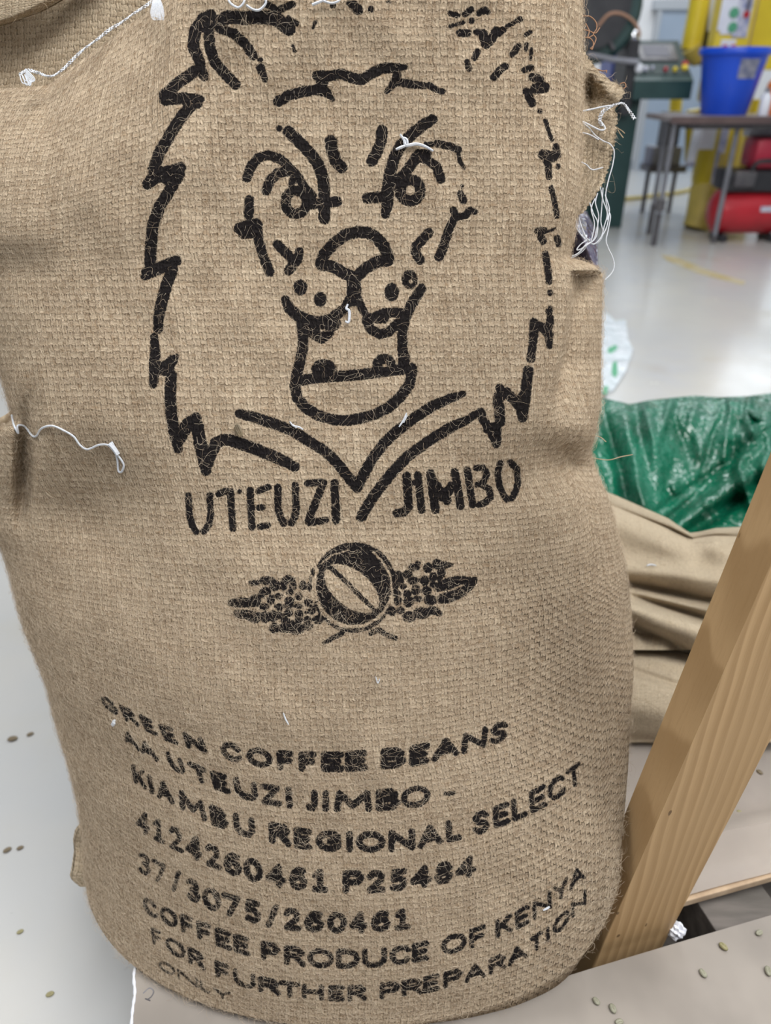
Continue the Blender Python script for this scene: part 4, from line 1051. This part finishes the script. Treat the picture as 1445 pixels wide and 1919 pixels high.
for x, y, s, lb in ((24, 1386, .017, 'brown fleck, the largest of the flecks on the floor left of the sack'), (57, 1377, .012, 'thin fleck just right of the largest fleck on the floor at left'), (14, 1594, .012, 'left fleck of the pair on the floor halfway down the left edge'), (38, 1590, .010, 'right fleck of the pair on the floor halfway down the left edge'), (38, 1747, .009, 'olive bean on the floor near the lower left corner'), (94, 1864, .010, 'lowest brown bean on the floor left of the board sheet')):
    bean(x, y, 0.0, s, 0.4 + 0.3 * math.sin(x), 'bean_dark' if y < 1700 else 'bean', lb, 0.3)
# crumpled scrap in the gap
bm = bmesh.new(); bmesh.ops.create_icosphere(bm, subdivisions=3, radius=0.009)
for v in bm.verts: v.co *= 1 + 0.35 * math.sin(v.co.x * 900 + v.co.y * 700) * math.cos(v.co.z * 800)
me_ = bpy.data.meshes.new('paper_scrap'); bm.to_mesh(me_); bm.free()
p = pal(0.452, 0.388, 0.130)
tag(link('paper_scrap', me_, M['white'], None, False, tuple(p)), 'crumpled white paper scrap in the gap at the right foot of the post', 'paper')

# ------------------------------------------------------------------ empty sacks heaped behind, green plastic bags
def folds(x, y, items):
    d = 0 * x
    for cx, cy, L, w, r, a in items: d = d - a * g2(x, y, cx, cy, L, w, r)
    return d


upper = lambda x, y: 1.035 + 0.00050 * (1215 - y) + folds(x, y, [(1240, 1000, 150, 34, .42, .045), (1250, 1075, 130, 14, .14, .030), (1235, 1122, 120, 8, .22, .020), (1215, 1150, 130, 20, .34, .055), (1350, 1005, 60, 26, -.2, .04), (1160, 1175, 60, 12, .15, .022), (1240, 1108, 150, 7, .20, -.040), (1220, 1128, 150, 7, .30, -.045), (1200, 1183, 120, 8, .42, -.040), (1310, 1035, 40, 20, .8, -.02)])
topU = lambda x: np.interp(x, [1050, 1110, 1150, 1200, 1250, 1292, 1310, 1340, 1400, 1480], [905, 916, 930, 952, 974, 1002, 1000, 993, 990, 1000])
us = empty('empty_sack', tuple(pw(1230, 1215, 1.10) * np.array([1, 1, 0]) + np.array([0, 0, 0.30])), 'crumpled empty burlap sack in loose folds, on top of the heap behind the printed sack', 'sack')
def warp_relief(name, m, parent, y0, y1, nrow_, x0, x1, ncol, topf, dfun, thick, drop, uvs=1.0):
    """like relief() but its upper edge follows topf(x)"""
    q = np.linspace(0, 1, nrow_); xs = np.linspace(x0, x1, ncol)
    XX = np.repeat(xs[None, :], nrow_, 0); YY = topf(xs)[None, :] + (y1 - topf(xs)[None, :]) * q[:, None]
    DD = dfun(XX, YY) + 0.06 * np.clip(1 - (YY - topf(xs)[None, :]) / 70.0, 0, 1) ** 2.5
    P = pw(XX, YY, DD)
    if drop is not None:
        z0 = P[-1][:, 2]
        rows = [np.stack([P[-1][:, 0], P[-1][:, 1] + 0.012 * k, z0 + (drop - z0) * k / 4], -1) for k in range(1, 5)]
        P = np.concatenate([P, np.array(rows)], 0)
    nr = P.shape[0]
    ray = P - np.array([0, 0, CAMH]); ray[..., 2] = 0; ray /= np.linalg.norm(ray, axis=2, keepdims=True)
    r_ = np.linspace(0, 1, nr)[:, None, None]
    BK = P + ray * (0.006 + thick * np.clip(r_ * 1.15, 0, 1))
    n = nr * ncol; Fg = grid_faces(nr, ncol); I = np.arange(n).reshape(nr, ncol)
    e_ = lambda ids: np.array([[a, b, b + n, a + n] for a, b in zip(ids, ids[1:])])
    Fa = np.concatenate([Fg, Fg[:, ::-1] + n, e_(I[0][::-1]), e_(I[-1]), e_(I[:, 0]), e_(I[:, -1][::-1])], 0)
    sc = FPX / 0.66 * uvs
    uu = np.concatenate([np.zeros((nr, 1)), np.cumsum(np.linalg.norm(np.diff(P, axis=1), axis=2), 1)], 1) * sc
    vv = np.concatenate([np.zeros((1, ncol)), np.cumsum(np.linalg.norm(np.diff(P, axis=0), axis=2), 0)], 0) * sc
    uv = np.stack([uu, vv], -1).reshape(-1, 2); uv = np.concatenate([uv, uv], 0)
    Vv = np.concatenate([P.reshape(-1, 3), BK.reshape(-1, 3)], 0) - np.array(wloc(parent))
    return link(name, quad_mesh(name, Vv, Fa, uv), m, parent, True)


warp_relief('cloth', M['burlap_far'], us, 905, 1218, 90, 1050, 1470, 110, topU, upper, 0.22, None)
scrap([[(1212, 1060), (1220, 1058), (1230, 1060)]], 'white lint speck on the crumpled empty sack behind', 0.0013, 'thread', 'thread_scrap', 'thread', None, lambda x, y: float(upper(np.array(x), np.array(y))) - 0.004)
lower = lambda x, y: 1.035 + 0.00022 * (1395 - y) + folds(x, y, [(1240, 1290, 140, 50, .1, .05), (1215, 1232, 90, 8, .2, .02), (1240, 1340, 120, 22, .18, .015), (1200, 1262, 90, 6, .3, -.012), (1240, 1395, 150, 10, .1, -.02)])
topL = lambda x: np.interp(x, [1050, 1180, 1240, 1300, 1470], [1200, 1204, 1212, 1226, 1246])
ls = empty('empty_sack', tuple(pw(1230, 1395, 1.10) * np.array([1, 1, 0]) + np.array([0, 0, 0.155])), 'plump folded burlap sack at the bottom of the heap, lying on the pale paper', 'sack')
warp_relief('cloth', M['burlap_far'], ls, 1200, 1392, 70, 1050, 1470, 90, topL, lower, 0.22, 0.160)

gb = empty('plastic_bag', tuple(pw(1300, 900, 1.65) * np.array([1, 1, 0])), 'shiny green plastic bag crumpled in a heap behind the empty burlap sacks', 'bag')
gtop = lambda x: np.interp(x, [1040, 1125, 1150, 1180, 1215, 1260, 1300, 1345, 1400, 1445, 1520], [745, 746, 752, 759, 752, 747, 743, 746, 744, 738, 735])
cr = [(rng.uniform(1100, 1470), rng.uniform(760, 940), rng.uniform(12, 50), rng.uniform(4, 10), rng.uniform(0.9, 2.0), rng.uniform(-.02, .03)) for _ in range(70)]
cr += [(1350, 880, 130, 9, -.62, .045), (1310, 905, 120, 7, -.62, -.05), (1390, 900, 110, 14, -.62, .05), (1360, 950, 90, 9, -.6, -.05), (1195, 880, 90, 10, 1.35, .04), (1160, 880, 90, 8, 1.3, -.045), (1230, 870, 80, 14, 1.5, .03), (1270, 960, 120, 8, -.75, -.04), (1420, 800, 60, 12, -.4, .03)]
gd = lambda x, y: 1.44 + 0.0009 * (980 - y) + folds(x, y, cr)
warp_relief('film', M['green_bag'], gb, 740, 1040, 150, 1040, 1510, 200, gtop, gd, 0.30, 0.0)
# dark violet film showing behind the sack's rim
vtop = lambda x: np.interp(x, [1030, 1075, 1100, 1115, 1126], [396, 388, 398, 430, 470])
warp_relief('liner', M['purple_bag'], SACK, 390, 520, 40, 1030, 1120, 40, vtop, lambda x, y: 0.880 + folds(x, y, [(1090, 440, 40, 6, 1.2, .012), (1075, 470, 30, 6, .9, -.012)]), 0.03, None)
# milky plastic scrap with green print on the floor
pf = empty('plastic_film', tuple(on_plane(1150, 680, 0.0)), 'milky plastic film with green printed smudges on the floor beside the printed sack', 'film')
P_ = [on_plane(x, y, 0.0) for x, y in ((1105, 585), (1135, 590), (1152, 606), (1172, 604), (1176, 640), (1186, 660), (1172, 700), (1150, 735), (1105, 740))]
MB().prism([(float(p[0]), float(p[1])) for p in P_], 0.001, 0.012).build('sheet', M['clear_film'], pf)
for pts in ([(1140, 652), (1154, 646), (1158, 652), (1146, 662), (1138, 660)], [(1148, 680), (1156, 676), (1158, 700), (1152, 708), (1146, 700)], [(1130, 726), (1140, 722), (1138, 738), (1130, 740)]):
    Q_ = [on_plane(x, y, 0.013) for x, y in pts]
    MB().prism([(float(p[0]), float(p[1])) for p in Q_], 0.012, 0.0135).build('print_mark', M['green_dot'], pf)
# worn tape line on the floor
Q_ = [on_plane(x, y, 0.0) for x, y in ((1238, 478), (1262, 480), (1330, 508), (1398, 528), (1392, 534), (1310, 513), (1250, 488))]
tag(MB().prism([(float(p[0]), float(p[1])) for p in Q_], 0.0, 0.002).build('trim_1', M['tape']), kind='structure')

# ------------------------------------------------------------------ far end of the room
# coffee roasting machine: drum, sloping console, column
rm = empty('roasting_machine', (1.75, 6.0, 0), 'dark green machine with a round drum and a sloping console on a column', 'machine')
Ry = Matrix.Rotation(math.pi / 2, 3, 'X')
dc = at_y(1098, 15, 5.9)
MB().lathe([(0.0, -0.18), (0.30, -0.18), (0.33, -0.15), (0.33, 0.15), (0.30, 0.18), (0.0, 0.18)], tuple(dc), 40, Ry).build('drum', M['green_paint'], rm, True)
MB().lathe([(0.20, 0.17), (0.24, 0.17), (0.24, 0.22), (0.20, 0.22)], tuple(dc), 32, Ry).build('drum_door', M['black'], rm, True)
for k in range(5):
    a = k * 2 * math.pi / 5 + 0.3
    MB().tube([dc + np.array([0.04 * math.cos(a), -0.2, 0.04 * math.sin(a)]), dc + np.array([0.29 * math.cos(a), -0.2, 0.29 * math.sin(a)])], 0.014).build('spoke', M['dark_steel'], rm)
pc = catmull([at_y(x, y, 5.68) for x, y in ((1120, 50), (1140, 28), (1160, 25), (1180, 34), (1194, 50), (1199, 68))], 6)
MB().tube(pc, 0.010).build('copper_pipe', mat('copper pipe', (0.35, 0.20, 0.13), 0.5, 0.3), rm, True)
r1 = [at_y(x, y, 5.70) for x, y in ((1100, 101), (1150, 112), (1196, 117))]
MB().tube(r1, 0.018).build('rail', M['grey_steel'], rm)
# console
Lc, Rc = at_y(1190, 150, 5.75), at_y(1300, 150, 5.75)
x0_, x1_ = float(Lc[0]), float(Rc[0])
mb = MB()
prof = [(5.75, 0.845), (5.75, 0.955), (5.80, 0.985), (6.18, 1.19), (6.25, 1.175), (6.25, 0.845)]
A = [mb.bm.verts.new((x0_, y, z)) for y, z in prof]; B = [mb.bm.verts.new((x1_, y, z)) for y, z in prof]
for j in range(6): mb.bm.faces.new((A[j], A[(j + 1) % 6], B[(j + 1) % 6], B[j]))
mb.bm.faces.new(A[::-1]); mb.bm.faces.new(B)
mb.build('console_box', M['green_paint'], rm)
nrm = Vector((0, -0.21, 0.38)).normalized(); Rt = Matrix.Rotation(math.atan2(0.21, 0.38), 3, 'X')
def on_console(u, w): return Vector((x0_ + u * (x1_ - x0_), 5.80 + w * 0.38, 0.985 + w * 0.205))
MB().box(on_console(0.5, 0.5) + nrm * 0.004, (x1_ - x0_ - 0.01, 0.43, 0.008), Rt, bevel=0.003).build('console_panel', M['green_top'], rm)
MB().box(on_console(0.52, 0.60) + nrm * 0.014, (0.26, 0.20, 0.012), Rt, bevel=0.004).build('screen_frame', M['dark_steel'], rm)
MB().box(on_console(0.50, 0.63) + nrm * 0.021, (0.17, 0.14, 0.004), Rt).build('screen', M['screen_grey'], rm)
for u, w, m_, r_ in ((0.22, 0.12, 'label', .018), (0.34, 0.14, 'label', .012), (0.56, 0.10, 'red', .014), (0.72, 0.10, 'yellow', .016), (0.90, 0.15, 'yellow', .024), (0.93, 0.26, 'red', .022)):
    p_ = on_console(u, w) + nrm * 0.01
    MB().lathe([(r_, 0.0), (r_, 0.012), (r_ * 0.7, 0.02)], tuple(p_), 14, Rt).build('button', M[m_], rm)
bl = on_console(0.16, 1.0) + Vector((0, 0, 0.03))
MB().lathe([(0.045, -0.04), (0.055, -0.01), (0.045, 0.03), (0.02, 0.045)], tuple(bl), 18).build('bell', M['chrome'], rm, True)
ca = on_plane(1160, 424, 0.0)
MB().box((ca[0] - 0.11, 5.98, 0.43), (0.22, 0.22, 0.86), bevel=0.006).build('column', M['green_paint'], rm)
MB().box((x0_ - 0.030, 5.92, 0.97), (0.07, 0.30, 0.44), bevel=0.006).build('housing', M['black'], rm)
MB().box((1.50, 6.15, 0.41), (0.36, 0.3, 0.82), bevel=0.01).build('frame', M['green_paint'], rm)
lp = at_y(1198, 128, 5.72); MB().lathe([(0.022, -0.02), (0.028, 0), (0.018, 0.02)], tuple(lp), 14, Ry).build('lamp', M['white'], rm, True)
# blue bin behind the roaster
bb = empty('blue_bin', (2.0, 6.6, 0), 'dull blue plastic bin half hidden behind the dark green machine', 'bin')
c_ = at_y(1166, 110, 6.6)
MB().box((float(c_[0]) + 0.02, 6.62, 0.56), (0.27, 0.36, 1.12), taper=0.82, bevel=0.01).build('body', M['blue_dark'], bb)
MB().box((float(c_[0]) + 0.02, 6.62, 1.13), (0.31, 0.40, 0.035), bevel=0.008).build('rim', M['blue_dark'], bb)

# work table with blue bucket
tb = empty('work_table', (2.5, 5.45, 0), 'scuffed work table with thin dark legs carrying the blue bucket', 'table')
tx0 = float(at_y(1254, 214, 5.2)[0])
MB().box(((tx0 + 3.35) / 2, 5.40, 0.752), (3.35 - tx0, 0.52, 0.03), bevel=0.004).build('tabletop', M['table_top'], tb)
MB().box(((tx0 + 3.35) / 2, 5.142, 0.748), (3.35 - tx0, 0.012, 0.040)).build('edge_strip', M['table_edge'], tb)
MB().box((2.6, 5.40, 0.715), (1.4, 0.40, 0.04)).build('apron', M['dark_steel'], tb)
for (x, y) in ((1.80, 5.19), (2.235, 5.28), (3.1, 5.2), (3.1, 5.62), (1.90, 5.62)):
    lg = MB().tube([(x, y, 0.02), (x, y, 0.74)], 0.016).build('leg', M['grey_steel'], tb)
    MB().tube([(x, y, 0.0), (x, y, 0.20 if x < 2 else 0.05)], 0.019).build('leg_foot', M['dark_steel'], lg)
MB().tube([(1.80, 5.19, 0.22), (1.80, 5.19, 0.29)], 0.032, 8).build('leg_clamp', M['dark_steel'], tb)
MB().tube([(1.80, 5.2, 0.25), (1.86, 5.35, 0.62)], 0.012).build('brace', M['dark_steel'], tb)
bk = empty('blue_bucket', (2.18, 5.42, 0.768), 'bright blue plastic bucket with a scuffed label on the work table', 'bucket')
mb = MB()
MB().lathe([(0.0, 0.0), (0.135, 0.0), (0.142, 0.01), (0.198, 0.335), (0.188, 0.335), (0.130, 0.02), (0.0, 0.02)], (2.18, 5.42, 0.768), 40).build('body', M['blue'], bk, True)
MB().lathe([(0.199, 0.325), (0.214, 0.328), (0.217, 0.352), (0.210, 0.366), (0.190, 0.366), (0.188, 0.335)], (2.18, 5.42, 0.768), 40).build('rim', M['blue'], bk, True)
lb = MB()
for i in range(7):
    for j in range(5): pass
vv_ = []
for j in range(5):
    z = 0.20 + 0.105 * j / 4; r_ = 0.142 + (0.198 - 0.142) * (z - 0.01) / 0.325 + 0.003
    vv_.append([lb.bm.verts.new((2.18 + r_ * math.cos(a), 5.42 + r_ * math.sin(a), 0.768 + z)) for a in np.linspace(math.radians(-100), math.radians(-62), 8)])
for j in range(4):
    for i in range(7): lb.bm.faces.new((vv_[j][i], vv_[j][i + 1], vv_[j + 1][i + 1], vv_[j + 1][i]))
bmesh.ops.solidify(lb.bm, geom=list(lb.bm.faces), thickness=0.002)
lb.build('label', M['label'], bk, True)
# right end of the table: orange jug and white bottle
oj = empty('orange_jug', (2.62, 5.42, 0.768), 'orange plastic jug cut by the right edge of the picture, on the work table', 'jug')
ox = float(at_y(1448, 190, 5.42)[0])
oj.location = (ox + 0.03, 5.42, 0.768)
MB().lathe([(0.0, 0), (0.075, 0), (0.08, 0.02), (0.08, 0.17), (0.05, 0.21), (0.03, 0.22), (0.03, 0.25), (0.0, 0.25)], (ox + 0.03, 5.42, 0.768), 24).build('body', M['orange'], oj, True)
MB().lathe([(0.0, 0.25), (0.034, 0.25), (0.034, 0.28), (0.0, 0.28)], (ox + 0.03, 5.42, 0.768), 18).build('cap', M['white'], oj, True)
wx = float(at_y(1433, 198, 5.30)[0])
wb = empty('white_bottle', (wx, 5.30, 0.768), 'small white bottle on the work table beside the orange jug', 'bottle')
MB().lathe([(0.0, 0), (0.030, 0), (0.032, 0.01), (0.032, 0.10), (0.015, 0.125), (0.0, 0.125)], (wx, 5.30, 0.768), 20).build('body', M['white'], wb, True)
MB().lathe([(0.0, 0.125), (0.016, 0.125), (0.016, 0.15), (0.0, 0.15)], (wx, 5.30, 0.768), 16).build('cap', M['grey_steel'], wb, True)

# yellow ducted machine behind the table
ym = empty('ducted_machine', (2.5, 6.2, 0), 'yellow painted machine of ducts and panels behind the work table', 'machine')
pl = [at_y(x, y, 6.25) for x, y in ((1322, -60), (1309, 20), (1300, 66), (1295, 92))]
MB().tube(catmull(pl, 4), 0.072, 20).build('duct', M['yellow'], ym, True)
pe = [at_y(x, y, 6.2) for x, y in ((1295, 90), (1300, 104), (1308, 118))]
MB().tube(catmull(pe, 4), [0.074, 0.072, 0.068, 0.062, 0.056, 0.05, 0.046, 0.04, 0.034][:9], 20).build('elbow', M['yellow_dull'], ym, True)
b0 = at_y(1348, 330, 6.1)
MB().lathe([(0.0, -0.30), (0.14, -0.28), (0.16, -0.2), (0.16, 0.55), (0.0, 0.55)], (float(b0[0]), 6.2, 0.50), 26).build('chamber', M['yellow'], ym, True)
f0, f1 = on_plane(1284, 438, 0.0), at_y(1326, 352, 5.9)
f0 = on_plane(1284, 432, 0.0) * np.array([5.82 / 5.55, 1, 1]); f0[1] = 5.82
MB().tube([f0, f0 + np.array([0.02, 0.01, 0.06]), f1], [0.105, 0.11, 0.12], 24).build('foot_duct', M['yellow_dull'], ym, True)
for x, ya, yb, w in ((1265, 190, 215, .05), (1300, 225, 300, .07)):
    pa, pb = at_y(x + 4, ya - 20, 7.1 if x == 1265 else 6.5), at_y(x, yb, 7.1 if x == 1265 else 6.5)
    MB().tube([pa, pb], w, 16).build('duct', M['yellow'], ym, True)
for x, Yq in ((1392, 6.0), (1413, 6.2)):
    pb = at_y(x, 330, Yq); MB().box((float(pb[0]), Yq, 0.42), (0.07, 0.05, 0.84)).build('leg', M['yellow'], ym)
q_ = at_y(1336, 400, 5.9); MB().box((float(q_[0]), 5.95, 0.25), (0.05, 0.05, 0.5)).build('leg', M['yellow_dull'], ym)
rp = at_y(1436, 40, 6.2); MB().box((float(rp[0]) + 0.10, 6.35, 1.45), (0.36, 0.3, 0.86), bevel=0.01).build('side_panel', M['yellow'], ym)
hp_ = at_y(1412, 30, 6.15); MB().box((float(hp_[0]), 6.18, 1.43), (0.035, 0.04, 0.9)).build('edge_post', mat('brown post', (0.40, 0.27, 0.20), 0.6), ym)
cbk = at_y(1327, 30, 6.4); MB().box((float(cbk[0]), 6.45, 1.36), (0.20, 0.2, 0.52), bevel=0.01).build('motor_box', M['black'], ym)
MB().box((float(cbk[0]) + 0.02, 6.38, 1.10), (0.22, 0.16, 0.10), bevel=0.01).build('motor_base', M['dark_steel'], ym)
for x in (1336, 1350):
    pa, pb = at_y(x + 7, -50, 6.2), at_y(x - 3, 58, 6.2); MB().tube([pa, pb], 0.028, 14).build('white_tube', M['white'], ym, True)
# yellow bag with a green and red print
yb = at_y(1375, 62, 5.85)
bg_ = empty('yellow_bag', (float(yb[0]), 5.9, 0.85), 'yellow bag with white, green and red print standing behind the blue bucket', 'bag')
MB().box((float(yb[0]), 5.92, 1.20), (0.25, 0.14, 0.76), bevel=0.04).build('body', M['yellow'], bg_, True)
for kk, (x, y, w, h, m_) in enumerate(((1368, 20, .12, .22, 'white'), (1393, 30, .10, .24, 'label'), (1366, 48, .10, .10, 'white'), (1364, 84, .10, .06, 'white'))):
    p_ = at_y(x, y, 5.845); MB().box((float(p_[0]), 5.849 - 0.0017 * kk, float(p_[2])), (w, 0.006, h), bevel=0.002).build('print_patch', M[m_], bg_)
for x, y, r_, m_ in ((1376, 24, .030, 'green_dot'), (1373, 51, .030, 'green_dot'), (1399, 27, .020, 'red'), (1358, 90, .020, 'red'), (1374, 89, .018, 'red')):
    p_ = at_y(x, y, 5.838); MB().lathe([(0.0, -0.003), (r_, -0.003), (r_, 0.003), (0.0, 0.003)], (float(p_[0]), 5.838, float(p_[2])), 18, Ry).build('print_dot', M[m_], bg_)
p_ = at_y(1402, 14, 5.838); MB().box((float(p_[0]), 5.838, float(p_[2])), (0.018, 0.005, 0.11)).build('print_bar', M['dark_steel'], bg_)
# white paper roll and notice hanging below the table
wr0, wr1 = at_y(1313, 222, 5.85), at_y(1293, 308, 5.75)
wr = empty('white_pipe', tuple(wr1), 'white tube leaning against the yellow machine under the work table', 'pipe')
MB().tube([wr1, wr0], 0.032, 16).build('tube', M['white'], wr, True)
MB().tube([wr0 * 0.02 + wr1 * 0.98, wr1 * 1.02 - wr0 * 0.02], 0.036, 16).build('end_cap', M['label'], wr, True)
fs = on_plane(1310, 440, 0)
np_ = at_y(1328, 250, 6.03)
tag(MB().box((float(np_[0]), 6.03, float(np_[2])), (0.115, 0.006, 0.21)).build('paper_notice', M['white'], None, loc=(float(np_[0]), 6.03, float(np_[2]))), 'blank looking white notice on the front of the yellow machine under the table', 'paper')
sp_ = at_y(1355, 290, 5.9); MB().box((float(sp_[0]), 5.95, 0.42), (0.05, 0.03, 0.6)).build('leg', M['label'], ym)
# black pump under the left end of the table
bp = empty('pump', tuple(on_plane(1255, 322, 0.0) * np.array([1, 1, 0])), 'small black and grey pump on the floor behind the left table leg', 'pump')
q_ = at_y(1250, 270, 6.6)
MB().box((float(q_[0]), 6.6, 0.62), (0.13, 0.14, 0.24), bevel=0.01).build('motor', M['black'], bp)
MB().box((float(q_[0]) - 0.02, 6.6, 0.43), (0.24, 0.2, 0.14), bevel=0.015).build('body', M['grey_steel'], bp)
MB().box((float(q_[0]), 6.6, 0.34), (0.30, 0.24, 0.05)).build('base', M['dark_steel'], bp)
for sx in (-0.11, 0.11): MB().tube([(float(q_[0]) + sx, 6.6, 0.0), (float(q_[0]) + sx, 6.6, 0.33)], 0.018).build('leg', M['dark_steel'], bp)
# hose on the floor
hs = catmull([on_plane(x, y, 0.016) for x, y in ((1150, 376), (1165, 373), (1200, 370), (1228, 366), (1262, 362), (1290, 356), (1320, 343), (1352, 330))], 6)
tag(MB().tube(hs, 0.016, 10).build('floor_hose', M['yellow_dull'], None, True, loc=tuple(hs[0])), 'flat yellow hose running along the floor from the dark machine to the yellow machine', 'hose')

# red air compressor at the right
ac0 = on_plane(1395, 455, 0.0)
axx, ayy = float(ac0[0]) + 0.03, 5.42
ac = empty('air_compressor', (axx, ayy, 0), 'red and black portable air compressor under the work table', 'compressor')
Rx = Matrix.Rotation(math.pi / 2, 3, 'Y')
MB().lathe([(0.0, -0.26), (0.08, -0.255), (0.135, -0.22), (0.145, -0.16), (0.145, 0.16), (0.135, 0.22), (0.08, 0.255), (0.0, 0.26)], (axx, ayy, 0.185), 32, Rx).build('tank', M['red'], ac, True)
for sx in (-0.17, 0.17): MB().box((axx + sx, ayy - 0.02, 0.022), (0.05, 0.2, 0.044), bevel=0.006).build('foot', M['black'], ac)
MB().box((axx, ayy, 0.385), (0.46, 0.26, 0.13), bevel=0.02).build('motor_block', M['black'], ac, True)
MB().box((axx - 0.13, ayy - 0.10, 0.40), (0.14, 0.12, 0.10), bevel=0.02).build('regulator', M['dark_steel'], ac, True)
MB().box((axx + 0.08, ayy + 0.02, 0.545), (0.32, 0.24, 0.19), bevel=0.05).build('shroud', M['red_bright'], ac, True)
hd = catmull([(axx - 0.10, ayy - 0.14, 0.43), (axx - 0.08, ayy - 0.16, 0.50), (axx + 0.02, ayy - 0.17, 0.51), (axx + 0.12, ayy - 0.16, 0.50), (axx + 0.14, ayy - 0.14, 0.43)], 5)
MB().tube(hd, 0.014, 10).build('handle', M['black'], ac, True)
MB().box((axx + 0.13, ayy - 0.137, 0.215), (0.22, 0.02, 0.035), Matrix.Rotation(-0.18, 3, 'X'), bevel=0.004).build('name_strip', M['label'], ac)
MB().tube([(axx - 0.2, ayy, 0.33), (axx + 0.2, ayy, 0.33)], 0.03, 12).build('pipe', M['dark_steel'], ac, True)
wq = at_y(1425, 262, 5.6); MB().box((float(wq[0]), 5.6, 0.66), (0.22, 0.1, 0.06), bevel=0.01).build('filter_cover', M['white'], ac)
